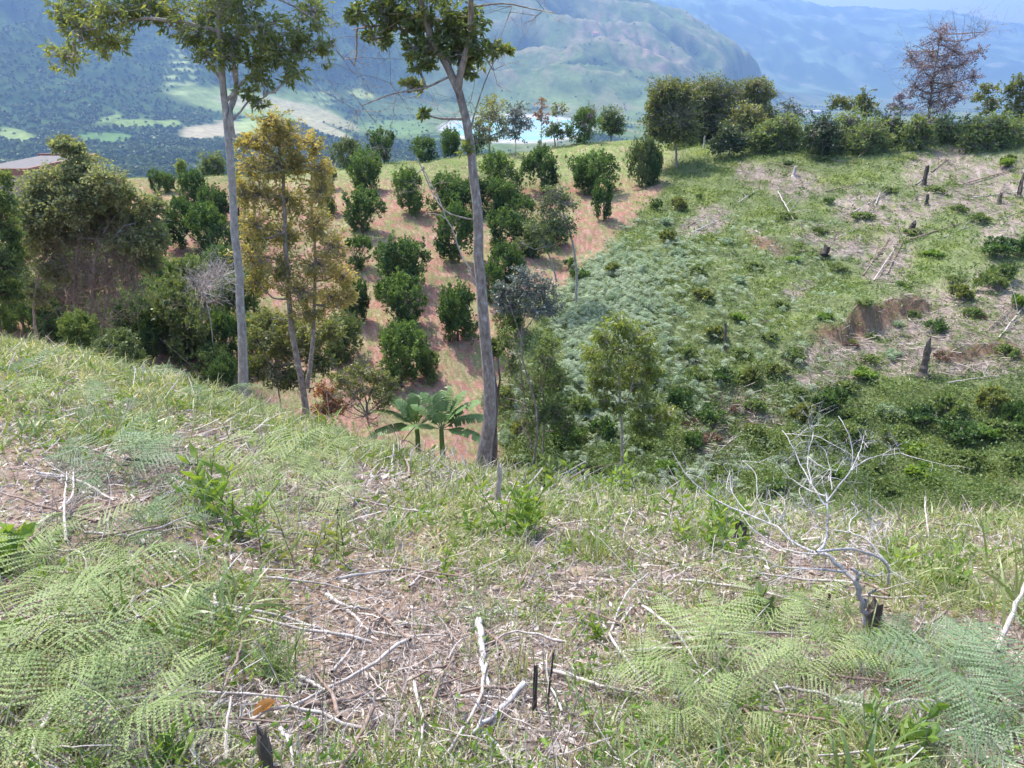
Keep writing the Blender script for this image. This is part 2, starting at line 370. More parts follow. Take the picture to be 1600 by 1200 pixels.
# ---------------------------------------------------------------- ground colours (what grows or lies there)
def mixc(c, col, m): return c * (1 - m[:, None]) + np.asarray(col)[None] * m[:, None]
def ell(px, py, e, soft=.35):
    cx, cy, rx, ry, a = e; a = RAD(a); dx, dy = px - cx, py - cy
    u = (dx * math.cos(a) + dy * math.sin(a)) / rx; v = (-dx * math.sin(a) + dy * math.cos(a)) / ry
    return 1 - sstep(1 - soft, 1 + soft, np.hypot(u, v))
BARE = [(1500,520,90,50,-15),(1380,575,70,18,-5),(1560,540,60,40,0),(1520,310,60,18,-10),(1110,345,35,22,-25),(1080,360,25,18,0),(1230,285,60,22,5),(1300,375,70,20,15),(1390,405,45,38,-60),(1470,262,60,28,-15),(1560,290,60,50,0),
        (1370,330,70,30,10),(1180,270,35,14,10),(1450,320,50,20,-20),(1570,360,50,18,-20),(1250,455,28,10,-20),(1420,500,110,40,-18),(1330,545,90,22,-10),
        (1500,560,110,26,3),(1560,480,60,60,-30),(1170,640,60,26,15),(1110,690,55,30,20),(1290,590,60,14,0),(1080,560,20,10,0),(1190,375,35,10,35)]
def near_masks(X, Y, Z):
    px, py, dep = project(np.stack([X, Y, Z], -1))
    n1 = fbm(X * .35, Y * .35, 4); n2 = fbm(X * 1.7 + 40, Y * 1.7, 3)
    # orchard side (left of the gully line) or the grassy slope
    gx = np.interp(py, [200, 300, 400, 430, 520, 620, 700, 800], [1075, 1030, 935, 890, 820, 780, 790, 800])
    r = np.hypot(X, Y)
    hill = sstep(17, 21, r)
    orch = hill * (1 - sstep(-18, 18, px - gx + 25 * n1))
    slope = hill * (1 - orch)
    bare = np.zeros_like(X)
    for e in BARE: bare = np.maximum(bare, ell(px + 22 * n2, py + 12 * n1, e))
    bare = bare * sstep(-.25, .25, n2 + .15) * slope * .9
    return px, py, dep, n1, n2, orch, slope, bare, r
def ground_col(X, Y, Z):
    px, py, dep, n1, n2, orch, slope, bare, r = near_masks(X, Y, Z)
    n3 = fbm(X * 6, Y * 6, 3)
    c = np.tile(np.array([.27, .20, .16]), (len(X), 1))
    c = mixc(c, (.36, .25, .16), sstep(.1, .5, n1) * .7)                 # bare tan soil showing through the straw
    c = mixc(c, (.20, .15, .12), sstep(.05, .4, n3) * .6)
    # orchard floor: pinkish dry leaves and light grass
    of = np.tile(np.array([.28, .15, .115]), (len(X), 1))
    of = mixc(of, (.20, .235, .10), np.clip(sstep(-.2, .2, n2 + n1 * .5) * .8 + (1 - sstep(262, 300, py + 12 * n1)), 0, 1))
    of = mixc(of, (.17, .22, .08), (1 - sstep(250, 285, py + 14 * n1)) * .85)
    of = mixc(of, (.40, .26, .21), sstep(.05, .4, n3) * .7); of = mixc(of, (.20, .13, .09), sstep(.1, .45, -n3 + .4 * n2) * .7)
    c = c * (1 - orch[:, None]) + of * orch[:, None]
    sf = np.tile(np.array([.15, .175, .08]), (len(X), 1))
    sf = mixc(sf, (.16, .19, .06), sstep(0, .4, n1))
    sf = mixc(sf, (.26, .205, .18), bare)
    sf = mixc(sf, (.36, .30, .275), bare * sstep(.1, .4, n3))
    bank = np.zeros(len(X))
    for (ax, ay, bx, by, hh) in BANKS:
        ux, uy = bx - ax, by - ay; L = math.hypot(ux, uy); ux /= L; uy /= L
        s_ = (X - ax) * ux + (Y - ay) * uy; d = -(X - ax) * uy + (Y - ay) * ux + .35 * perlin(X * 1.1, Y * 1.1) + .15 * np.sin(s_ * 2.1)
        bank = np.maximum(bank, sstep(-.45, -.2, d) * (1 - sstep(.15, .4, d)) * sstep(-.8, .6, s_) * (1 - sstep(L - .6, L + .8, s_)))
    sf = mixc(sf, (.20, .125, .08), bank * slope)
    c = c * (1 - slope[:, None]) + sf * slope[:, None]
    # ---- far country
    far = sstep(75, 110, r)
    if np.any(far > 0):
        f = np.tile(np.array([.038, .070, .030]), (len(X), 1))
        m1 = fbm(X / 260 + 4, Y / 260, 4); m2 = fbm(X / 45, Y / 45, 3); m3 = fbm(X / 900, Y / 900 + 9, 3)
        f = mixc(f, (.065, .105, .033), sstep(-.1, .35, m2) * .8)
        cen = sstep(520, 760, px) * (1 - sstep(9000, 9500, r * 0 + 1))
        grassy = sstep(-.15, .25, m1 + .35 * cen + .3 * m3 - .1)
        f = mixc(f, (.13, .18, .06), grassy * sstep(480, 700, px) * .85); f = mixc(f, (.20, .20, .10), sstep(.0, .3, fbm(X / 130 + 7, Y / 130, 4)) * sstep(600, 760, px) * .6); rv = 1 - 2 * np.abs(perlin(X / 330 - 8, Y / 330 + 5)) + .6 * (1 - 2 * np.abs(perlin(X / 120 + 1, Y / 120 + 55))); f = mixc(f, (.022, .048, .022), sstep(.35, -.35, rv + .5 * m1) * sstep(520, 680, px) * .85) if False else mixc(f, (.022, .048, .022), (1 - sstep(-.2, .55, rv + .5 * m1)) * sstep(520, 680, px) * .85); f = mixc(f, (.24, .21, .12), sstep(1.0, 1.45, rv) * sstep(600, 760, px) * .7)
        ero = ell(px, py, (985, 60, 95, 22, 28), .6) * .8 + ell(px, py, (900, 65, 60, 14, -35), .6) * .6 + ell(px, py, (1010, 95, 60, 16, 10), .6) * .5
        f = mixc(f, (.27, .20, .14), np.clip(ero, 0, 1) * sstep(-.2, .3, m2 + .5 * m1) * (r < 6000))
        for e in [(890,120,60,7,-5),(960,128,80,8,8),(860,150,50,14,20),(790,165,40,14,-10),(1010,150,30,8,-50)]:
            f = mixc(f, (.20, .26, .09), ell(px, py, e, .6) * .7 * (r < 6000))
        lo = (r < 3600)
        for e, cc in [((395,163,128,19,8),(.26,.33,.12)),((400,160,60,11,4),(.36,.32,.19)),((480,175,50,12,14),(.34,.30,.18)),((340,203,60,12,-6),(.40,.34,.22)),((405,197,40,14,0),(.27,.34,.12)),((505,200,50,7,22),(.34,.31,.18)),
                      ((25,212,30,9,8),(.24,.30,.10)),((210,192,35,7,0),(.20,.27,.08)),((170,186,20,5,-20),(.22,.3,.09)),((165,215,45,8,0),(.12,.20,.06)),((265,193,18,5,0),(.22,.29,.09)),
                      ((565,147,22,6,15),(.33,.36,.12)),((470,150,45,9,5),(.16,.22,.07)),((620,200,60,12,0),(.14,.21,.07)),((525,190,40,8,20),(.28,.26,.14))]:
            f = mixc(f, cc, ell(px + 9 * m2, py + 5 * m2, e, .22) * lo * .8)
        terr = ell(px, py, (283, 112, 26, 40, 5), .4) * (np.sin(Z / 2.9) > .35) * lo + ell(px, py, (500, 152, 26, 14, 5), .4) * (np.sin(Z / 2.2) > .4) * lo
        f = mixc(f, (.26, .31, .13), np.clip(terr, 0, 1))
        f = mixc(f, (.07, .125, .045), sstep(6000, 7500, r))
        f = mixc(f, (.16, .25, .12), sstep(6000, 7500, r) * sstep(-.1, .3, m1 + m3 * .6))
        f = mixc(f, (.24, .24, .15), sstep(6000, 7500, r) * sstep(.2, .45, m1 - m3 * .4) * .8)
        shore = ell(px, py, (806, 201, 118, 23, 0), .10) * (r < 3600)
        f = mixc(f, (.42, .40, .36), shore)
        c = c * (1 - far[:, None]) + f * far[:, None]
    return c
def ground_material():
    m, t, out = newmat('ground_soil'); a = t.nodes.new('ShaderNodeAttribute'); a.attribute_name = 'Col'
    tc = t.nodes.new('ShaderNodeTexCoord'); n = t.nodes.new('ShaderNodeTexNoise'); n.inputs['Scale'].default_value = 9; n.inputs['Detail'].default_value = 9; n.inputs['Roughness'].default_value = .7
    t.links.new(tc.outputs['Object'], n.inputs[0])
    mr = t.nodes.new('ShaderNodeMapRange'); mr.inputs[1].default_value = .3; mr.inputs[2].default_value = .7; mr.inputs[3].default_value = .62; mr.inputs[4].default_value = 1.3; t.links.new(n.outputs[0], mr.inputs[0])
    n2 = t.nodes.new('ShaderNodeTexNoise'); n2.inputs['Scale'].default_value = .05; n2.inputs['Detail'].default_value = 8; n2.inputs['Roughness'].default_value = .7; t.links.new(tc.outputs['Object'], n2.inputs[0])
    mr2 = t.nodes.new('ShaderNodeMapRange'); mr2.inputs[1].default_value = .35; mr2.inputs[2].default_value = .65; mr2.inputs[3].default_value = .72; mr2.inputs[4].default_value = 1.25; t.links.new(n2.outputs[0], mr2.inputs[0])
    mu = t.nodes.new('ShaderNodeMath'); mu.operation = 'MULTIPLY'; t.links.new(mr.outputs[0], mu.inputs[0]); t.links.new(mr2.outputs[0], mu.inputs[1])
    vm = t.nodes.new('ShaderNodeVectorMath'); vm.operation = 'SCALE'; t.links.new(a.outputs['Color'], vm.inputs[0]); t.links.new(mu.outputs[0], vm.inputs['Scale'])
    b = t.nodes.new('ShaderNodeBsdfDiffuse'); t.links.new(vm.outputs[0], b.inputs[0])
    bp = t.nodes.new('ShaderNodeBump'); bp.inputs['Strength'].default_value = .6; bp.inputs['Distance'].default_value = .03; t.links.new(n.outputs[0], bp.inputs['Height'])
    bp2 = t.nodes.new('ShaderNodeBump'); bp2.inputs['Strength'].default_value = .7; bp2.inputs['Distance'].default_value = 6; t.links.new(n2.outputs[0], bp2.inputs['Height']); t.links.new(bp.outputs[0], bp2.inputs['Normal'])
    # (bp2 only matters far away, where its 20 m waves are resolved)
    t.links.new(bp.outputs[0], b.inputs['Normal']); t.links.new(b.outputs[0], out.inputs[0]); return m
def build_ground():
    tf = np.concatenate([np.linspace(RAD(-44), RAD(44), 640), np.linspace(RAD(44), RAD(316), 60)[1:-1]])
    lr = np.concatenate([np.linspace(math.log(.3), math.log(110), 640)[:-1], np.linspace(math.log(110), math.log(1100), 60)[:-1], np.linspace(math.log(1100), math.log(15000), 420)])
    R = np.exp(lr); T_, R_ = np.meshgrid(tf, R, indexing='ij')
    X = R_ * np.sin(T_); Y = R_ * np.cos(T_); Z = H(X.ravel(), Y.ravel()); X = X.ravel(); Y = Y.ravel()
    col = ground_col(X, Y, Z)
    n, m_ = len(tf), len(R); idx = np.arange(n * m_).reshape(n, m_); nx = np.roll(idx, -1, 0)
    F = np.stack([idx[:, :-1], nx[:, :-1], nx[:, 1:], idx[:, 1:]], -1).reshape(-1, 4)
    V = np.stack([X, Y, Z], -1)
    # the disc under the camera
    V = np.concatenate([V, [[0, 0, float(H(0., .001))]]]); col = np.concatenate([col, col[:1]])
    c0 = len(V) - 1; f3 = np.stack([np.full(n, c0), nx[:, 0], idx[:, 0]], -1)
    o = mk('terrain', V, [F[:, ::-1].copy(), f3], ground_material(), col=col, smooth=True)
    tag(o, 'green Andean valley sides and the cleared near slope', kind='structure')
build_ground()

# ---------------------------------------------------------------- lake on the valley floor
def build_lake():
    z = -147.0; an = np.linspace(0, 2 * np.pi, 81)[:-1]
    out = [(806 + 128 * math.cos(q), 201 + 23 * math.sin(q)) for q in an]
    P = np.array([EYE + ray(*q) * ((z - EYE[2]) / ray(*q)[2]) for q in out])
    c = P.mean(0); V = [c]; n = len(P)
    for s in (.5, 1): V += list(c + (P - c) * s)
    V = np.array(V)
    F3 = np.array([[0, 1 + i, 1 + (i + 1) % n] for i in range(n)])
    F4 = np.array([[1 + i, 1 + n + i, 1 + n + (i + 1) % n, 1 + (i + 1) % n] for i in range(n)])
    m, t, o = newmat('turquoise_water'); tc = t.nodes.new('ShaderNodeTexCoord')
    mp = t.nodes.new('ShaderNodeMapping'); mp.inputs['Scale'].default_value = (.0035, .009, 1); t.links.new(tc.outputs['Object'], mp.inputs[0])
    nz = t.nodes.new('ShaderNodeTexNoise'); nz.inputs['Scale'].default_value = 1; nz.inputs['Detail'].default_value = 3; t.links.new(mp.outputs[0], nz.inputs[0])
    r = t.nodes.new('ShaderNodeValToRGB'); e = r.color_ramp.elements; e[0].position = .46; e[0].color = (.20, .42, .42, 1); e[1].position = .52; e[1].color = (.30, .40, .40, 1)
    t.links.new(nz.outputs[0], r.inputs[0]); b = t.nodes.new('ShaderNodeBsdfPrincipled'); b.inputs['Roughness'].default_value = .35
    t.links.new(r.outputs[0], b.inputs['Base Color']); t.links.new(b.outputs[0], o.inputs[0])
    ob = put('lake', V, [F3, F4], m, c); tag(ob, 'turquoise lake with pale silt banks on the valley floor', kind='structure')
build_lake()

# ---------------------------------------------------------------- far forest: one mass of crowns
def far_forest():
    rng = np.random.RandomState(3)
    n = 90000
    th = rng.uniform(RAD(-37), RAD(37), n); r = np.exp(rng.uniform(math.log(950), math.log(5200), n))
    X = r * np.sin(th); Y = r * np.cos(th); Z = H(X, Y); px, py, dep = project(np.stack([X, Y, Z], -1))
    col = ground_col(X, Y, Z); m2 = fbm(X / 70, Y / 70, 3)
    dark = (col[:, 1] < .098) & (col[:, 0] < .08)
    keep = (py > -80) & (dark & (m2 + rng.rand(n) * .9 > .1) | (rng.rand(n) < .04)) & ~((px > 670) & (px < 925) & (py > 172) & (py < 224))
    for e in [(395,163,128,19,8),(340,203,60,12,-6),(405,197,40,14,0),(505,200,50,7,22)]: keep &= ell(px, py, e, .1) < .3
    X, Y, Z, px, dep = [q[keep] for q in (X, Y, Z, px, dep)]; n = len(X)
    S = rng.uniform(2.6, 5.6, n) * (1 + .5 * sstep(2500, 5000, dep)) * np.where(px > 600, .75, 1)
    k = 11
    D = norm(rng.randn(n, k, 3)); D[..., 2] = np.abs(D[..., 2]) * .9
    C0 = np.stack([X, Y, Z], -1)[:, None] + D * S[:, None, None] * .75 * rng.uniform(.5, 1, (n, k, 1)); C0[..., 2] += S[:, None] * .5
    N = norm(D + .5 * rng.randn(n, k, 3)); A = norm(np.cross(N, rng.randn(n, k, 3))); B = np.cross(N, A)
    h = (S * .52)[:, None, None]
    V = np.stack([C0 + A * h, C0 + B * h, C0 - A * h, C0 - B * h], 2).reshape(-1, 3)
    F = np.arange(len(V)).reshape(-1, 4)
    rr = np.repeat(np.clip(.48 + 1.1 * fbm(X / 90, Y / 90, 3) + .26 * rng.randn(n), 0, 1), k * 4)
    mat = leafmat('forest_crown', [(.032, .058, .026), (.055, .092, .036), (.090, .135, .05), (.14, .185, .07)], .2, .03)
    o = mk('distant_forest', V, F, mat, rnd=rr); tag(o, 'dense dark forest covering the hazy valley side', kind='stuff')
far_forest()

# ---------------------------------------------------------------- tree kit
def clump_leaves(acc, rng, c, rad, n_twig, per, L, W, base_rnd=.5, spread=.16, fold=False, droop=.25, up=.2, hollow=.35, twig_acc=None, src=None, tr=.006):
    """leafy twigs filling an ellipsoid: shoots end on or inside it, leaves stand round each shoot's tip"""
    u = norm(rng.randn(n_twig, 3)); rr = (hollow + (1 - hollow) * rng.rand(n_twig)**.45)[:, None]
    tips = c + u * rr * rad * (1 + .18 * rng.randn(n_twig, 1))
    out = norm(u * rad + np.array([0, 0, up]) * np.mean(rad) + .35 * rng.randn(n_twig, 3) * np.mean(rad))
    Ls = np.mean(rad) * rng.uniform(.3, .6, n_twig)
    s = rng.rand(n_twig, per); P = tips[:, None] - out[:, None] * (Ls[:, None] * s)[..., None] + rng.randn(n_twig, per, 3) * spread * np.mean(rad) * .4
    D = norm(out[:, None] * .7 + .8 * rng.randn(n_twig, per, 3))
    l = rng.uniform(.7, 1.2, (n_twig, per)) * L
    V, F, nv = leaves(P.reshape(-1, 3), D.reshape(-1, 3), l.ravel(), l.ravel() * W / L, rng, fold, droop)
    tw = base_rnd + .13 * rng.randn(n_twig, 1) + .12 * rng.randn(n_twig, per)
    R = np.repeat(np.clip(tw, 0, 1).ravel(), nv)
    if isinstance(F, tuple):
        acc.add(V, F[0], R); n0 = acc.n - len(V); acc.F.setdefault(4, []).append(F[1] + n0)
    else: acc.add(V, F, R)
    if twig_acc is not None:
        s0 = (np.asarray(src) if src is not None else c)
        st = s0 + .25 * (tips - s0) + .05 * np.mean(rad) * rng.randn(n_twig, 3)
        m = (st + tips) / 2 + .10 * np.mean(rad) * rng.randn(n_twig, 3) - np.array([0, 0, .04]) * np.mean(rad)
        P = np.stack([np.broadcast_to(s0, st.shape), st, m, tips], 1); R2 = np.stack([np.full(n_twig, tr * 1.8), np.full(n_twig, tr * 1.4), np.full(n_twig, tr), np.full(n_twig, tr * .5)], 1)
        V, F = tubes(P, R2, 3); twig_acc.add(V, F)
def limb(acc, pts, r0, r1, n=14, sides=7, rng=None, wob=0, flare=0):
    L = smooth_line(pts, n, rng, wob); s = np.linspace(0, 1, n)
    R = r0 * (1 - s) + r1 * s + flare * r0 * np.exp(-s * n / 1.6)
    V, F = tubes(L[None], R[None], sides); acc.add(V, F); return L
def bare_twigs(acc, rng, roots, n, length, r0, up=.3, gen=2):
    """forking leafless twigs"""
    roots = np.asarray(roots, float)
    src = roots[rng.randint(len(roots), size=n)]; D = norm(rng.randn(n, 3) * .8 + np.array([0, 0, up])); L = length * rng.uniform(.5, 1.2, n)
    for g in range(gen):
        k = 5; s = np.linspace(0, 1, k)[None, :, None]
        bend = rng.randn(len(src), 1, 3) * .25
        P = src[:, None] + D[:, None] * L[:, None, None] * s + bend * L[:, None, None] * s**2 + rng.randn(len(src), k, 3) * (L * .03)[:, None, None] * s
        R = r0 * (1 - .7 * s[..., 0]) * np.ones((len(src), 1)); V, F = tubes(P, R, 3); acc.add(V, F)
        m = 3; ix = rng.randint(1, k, (len(src), m)); src = P[np.arange(len(P))[:, None], ix].reshape(-1, 3)
        D = norm(np.repeat(D, m, 0) + .75 * rng.randn(len(src), 3)); L = np.repeat(L, m) * rng.uniform(.35, .6, len(src)); r0 *= .55
def tree(name, label, cat, Y, base, trunks, clusters, leaf, bark, L, W, density=1.0, per=9, seed=0, group=None, twigs=(), depth_spread=.8, fold=False, droop=.25, up=.2, tr=.006, hollow=.35, tw_n=26, tw_len=None, limbs=True, sides=8, leafname='crown', twig_mat=None, twr=None):
    """trunks: [(points in px, r0, r1)], clusters: [(px, py, rx, ry[, rnd[, dY]])] at forward distance Y, all turned into world metres"""
    rng = np.random.RandomState(seed + 11)
    B = onground(base[0], base[1], Y); root = empty(name, B); tag(root, label, cat, group)
    ppm = FPX / depth_of(at(base[0], base[1], Y)); ta = Acc(); lines = []
    for ti, (pts, r0, r1) in enumerate(trunks):
        W3 = [at(x, y, Y) for x, y in pts]
        if ti == 0:
            W3[0] = B - np.array([0, 0, .15])
        off = rng.randn(3) * 0
        if ti: off = np.zeros(3)
        W3 = [p + np.array([0, (rng.rand() - .5) * .25 * min(i, 3) * (ti > 0), 0]) for i, p in enumerate(W3)]
        lines.append(limb(ta, W3, r0, r1, 22, sides, rng, r0 * .10, .35 if ti == 0 else 0))
    la = Acc(); wa = Acc(); allp = np.concatenate(lines)
    for ci, cl in enumerate(clusters):
        px, py, rx, ry = cl[:4]; rn = cl[4] if len(cl) > 4 else .5
        rad = np.array([rx, (rx + ry) * .5 * depth_spread, ry]) / ppm
        dY = cl[5] if len(cl) > 5 else (rng.rand() - .5) * 2 * depth_spread * .6 * np.mean(rad) * (1.6 if len(clusters) > 5 else .4)
        c = at(px, py, Y + dY)
        # limb from the nearest lower trunk point
        if limbs:
            d = np.linalg.norm(allp - c, axis=1) + 1.2 * np.maximum(allp[:, 2] - c[2] + .4 * rad[2], 0); j = int(np.argmin(d)); s0 = allp[j]
            if np.linalg.norm(s0 - c) > .15:
                mid = (s0 + c) / 2 + rng.randn(3) * .08 * np.linalg.norm(c - s0) + np.array([0, 0, -.05])
                limb(ta, [s0, mid, c], tr * 4.5, tr * 2, 8, 5, rng, .01)
        nt = max(8, int(tw_n * density * (rx * ry / 1200.)**.6 * (1 if L * ppm > 7 else 2.0 if Y < 30 else 2.6)))
        clump_leaves(la, rng, c, rad, nt, per, L, W, rn, fold=fold, droop=droop, up=up, hollow=hollow, twig_acc=wa, tr=tr)
    for (px, py, n, ln, up_) in twigs:
        s0 = at(px, py, Y); j = int(np.argmin(np.linalg.norm(allp - s0, axis=1)))
        if np.linalg.norm(allp[j] - s0) > .2: limb(ta, [allp[j], (allp[j] + s0) / 2 + rng.randn(3) * .1, s0], tr * 3, tr * 1.5, 7, 4, rng, .01)
        bare_twigs(wa, rng, [s0, s0 + rng.randn(3) * .1], n, ln, (twr or tr) * .9, up_, 3)
    ta.put('trunk', bark, B, root, smooth=True)
    if wa.n: wa.put('twigs', twig_mat or bark, B, root)
    if la.n: la.put(leafname, leaf, B, root)
    return root
# ---------------------------------------------------------------- the tall trees on the edge of the near slope
tree('tall_tree', 'tall slim tree with mottled pale grey trunk on the edge of the grassy slope', 'tree', 15.3, (382, 629),
     [([(382,632),(379,560),(375,450),(367,350),(360,250),(352,170),(345,90),(340,0),(336,-90),(340,-200)], .100, .045),
      ([(364,215),(361,180),(363,140),(367,90),(368,30),(364,-60),(380,-140)], .06, .03),
      ([(363,188),(378,172),(388,158),(402,155),(418,150)], .022, .01),
      ([(343,50),(300,38),(250,30),(205,30),(160,45),(125,70)], .04, .012),
      ([(349,130),(320,90),(290,55),(262,40)], .03, .012),
      ([(352,160),(385,120),(420,90),(455,80)], .035, .012),
      ([(341,10),(400,-10),(460,10),(500,40)], .04, .012)],
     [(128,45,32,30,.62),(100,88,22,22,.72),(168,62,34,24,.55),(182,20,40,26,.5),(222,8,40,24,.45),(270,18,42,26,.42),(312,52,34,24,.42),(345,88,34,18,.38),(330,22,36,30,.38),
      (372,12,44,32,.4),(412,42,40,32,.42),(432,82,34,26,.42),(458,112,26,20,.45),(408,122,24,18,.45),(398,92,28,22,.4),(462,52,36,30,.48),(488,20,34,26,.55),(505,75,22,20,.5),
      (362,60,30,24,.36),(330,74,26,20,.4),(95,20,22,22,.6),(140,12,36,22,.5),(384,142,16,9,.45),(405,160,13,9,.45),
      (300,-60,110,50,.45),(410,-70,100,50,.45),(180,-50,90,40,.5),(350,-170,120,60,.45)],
     M['pale'], M['bark_pale'], .12, .038, density=1.5, per=13, seed=1, fold=True, droop=.5, tr=.006, depth_spread=.9, tw_n=30)
tree('leaning_tree', 'tall brown lichen-flecked tree with curved trunk rising beside the banana plants', 'tree', 12.4, (751, 722),
     [([(751,726),(760,680),(766,630),(765,590),(759,520),(750,430),(745,340),(739,270),(729,190),(714,135),(696,95),(672,50),(655,0),(640,-90)], .120, .042),
      ([(716,140),(722,105),(735,60),(738,0),(745,-70)], .055, .03),
      ([(745,345),(700,330),(672,300),(655,262)], .014, .006),
      ([(706,118),(670,135),(620,145),(565,165)], .018, .007),
      ([(690,85),(640,50),(590,40),(545,45)], .03, .01),
      ([(733,210),(750,150),(765,110),(785,75)], .014, .006),
      ([(740,10),(790,5),(830,12),(868,22)], .014, .006)],
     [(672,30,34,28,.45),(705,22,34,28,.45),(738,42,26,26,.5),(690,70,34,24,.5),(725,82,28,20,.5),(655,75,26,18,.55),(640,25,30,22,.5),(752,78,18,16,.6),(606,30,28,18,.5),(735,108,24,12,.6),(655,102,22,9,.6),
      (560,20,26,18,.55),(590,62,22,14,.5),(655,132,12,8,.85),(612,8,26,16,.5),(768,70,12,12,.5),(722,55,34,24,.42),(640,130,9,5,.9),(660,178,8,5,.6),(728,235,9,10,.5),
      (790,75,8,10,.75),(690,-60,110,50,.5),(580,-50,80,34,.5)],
     M['pale'], M['bark_brown'], .11, .042, density=1.4, per=13, seed=2, fold=True, droop=.25, tr=.006, depth_spread=.9, tw_n=28,
     twigs=[(565,165,7,.9,.1),(610,130,7,.9,0),(545,90,8,.9,.1),(585,60,8,.8,0),(800,10,6,.7,.1),(850,15,6,.6,0),(770,110,5,.7,.2),(650,270,4,.5,.2),(735,160,6,.8,.3),(745,225,4,.6,.4)])
def broken_stem():
    B = onground(770, 700, 12.9); a = Acc(); rng = np.random.RandomState(5)
    limb(a, [B - [0, 0, .1], at(772, 650, 12.9), at(772, 610, 12.9), at(767, 578, 12.9)], .085, .06, 14, 8, rng, .012)
    limb(a, [at(770, 640, 12.9), at(780, 600, 12.9), at(778, 560, 12.8)], .03, .012, 8, 6, rng, .01)
    tag(a.put('broken_stem', M['bark_dark'], B, smooth=True), 'dark broken-off stem standing against the foot of the brown curved tree', 'tree stump')
    a = Acc(); B = onground(735, 420, 12.0); B = at(738, 420, 12.3)
    limb(a, [at(745, 445, 12.3), at(722, 400, 12.3), at(700, 345, 12.2), at(672, 285, 12.1), at(650, 245, 12.0)], .014, .006, 16, 5, rng, .012)
    limb(a, [at(700, 345, 12.2), at(685, 335, 12.1), at(660, 337, 12.0)], .007, .003, 6, 4, rng, .008)
    tag(a.put('dead_branch', M['stick'], at(745, 445, 12.3)), 'thin bare dead branch jutting from the middle of the brown curved trunk', 'branch')
broken_stem()
tree('orange_tree', 'tree covered in orange-brown new leaves with a forked grey trunk', 'tree', 18.6, (478, 628),
     [([(478,632),(470,590),(457,520),(450,440),(445,350),(440,260),(432,190)], .10, .03), ([(480,606),(488,545),(491,470),(487,380),(480,300),(490,240)], .06, .02)],
     [(425,185,30,16,.6),(410,215,34,24,.62),(448,210,30,26,.6),(395,255,30,26,.62),(432,258,36,26,.5),(465,250,26,26,.6),(405,300,34,28,.6),(450,310,40,30,.45),(490,225,20,18,.7),(502,262,20,22,.75),
      (500,300,24,26,.7),(400,350,34,30,.6),(445,365,40,30,.4),(495,350,34,30,.6),(395,400,30,28,.6),(520,385,26,28,.7),(440,420,36,28,.4),(495,415,40,28,.6),(532,430,24,22,.8),(470,455,40,26,.55),(520,465,34,22,.7),(545,462,16,14,.8),
      (400,440,26,20,.5),(480,490,36,16,.45),(385,220,16,14,.7),(380,300,14,24,.6)],
     M['orange'], M['bark_brown'], .11, .035, density=1.6, per=12, seed=3, droop=.3, tr=.006, depth_spread=.8, tw_n=30, hollow=.3, up=.7)
tree('tangled_tree', 'broad tree with a dense grey-green dome over a reddish tangle of bare twigs', 'tree', 21.0, (122, 546),
     [([(122,548),(120,500),(117,450),(120,400),(126,340),(132,290)], .09, .03), ([(126,540),(140,480),(150,430),(160,370),(180,330)], .05, .02), ([(148,545),(160,500),(165,450),(172,390),(200,350)], .05, .02), ([(60,545),(55,500),(60,450),(70,380)], .05, .02),
      ([(118,450),(90,400),(75,340)], .03, .015)],
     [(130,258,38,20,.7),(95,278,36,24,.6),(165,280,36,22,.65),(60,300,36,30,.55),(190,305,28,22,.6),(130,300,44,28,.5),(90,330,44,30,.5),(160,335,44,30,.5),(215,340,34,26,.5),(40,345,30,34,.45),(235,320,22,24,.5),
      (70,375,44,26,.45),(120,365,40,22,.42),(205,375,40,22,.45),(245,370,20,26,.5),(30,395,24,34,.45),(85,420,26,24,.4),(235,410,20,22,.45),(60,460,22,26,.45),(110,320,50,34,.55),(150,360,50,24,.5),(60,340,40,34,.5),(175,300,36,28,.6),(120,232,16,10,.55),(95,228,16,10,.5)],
     M['dome'], M['bark_brown'], .10, .05, density=2.6, per=12, seed=4, tr=.005, twr=.011, depth_spread=1.0, tw_n=36, twig_mat=M['stick_brown'],
     twigs=[(100,400,22,.9,.3),(140,410,24,.9,.3),(180,400,26,.9,.3),(200,430,22,.9,.2),(150,450,24,.9,.3),(120,440,20,.8,.3),(220,400,20,.8,.2),(170,480,18,.8,.2),(95,470,14,.8,.2),(190,370,16,.8,.3),(160,510,16,.7,.2),(130,420,34,1.1,.3),(170,430,34,1.1,.3),(110,470,26,.9,.2),(195,400,30,1.0,.3),(150,490,26,.9,.2),(210,450,22,.9,.2),(85,440,20,.9,.2)])
tree('edge_tree', 'dark green tree whose trunk stands at the frame edge above the grassy slope', 'tree', 17.5, (-2, 552),
     [([(-2,556),(-4,500),(-8,430),(-2,350),(5,300)], .09, .03)],
     [(5,315,26,26,.5),(-25,330,40,34,.5),(12,360,24,26,.45),(5,410,28,30,.42),(22,390,14,30,.5),(14,455,22,28,.4),(-30,420,40,50,.4),(-5,490,16,16,.4),(10,280,12,14,.7)],
     M['shrub'], M['bark_dark'], .09, .04, density=2.4, per=12, seed=5)
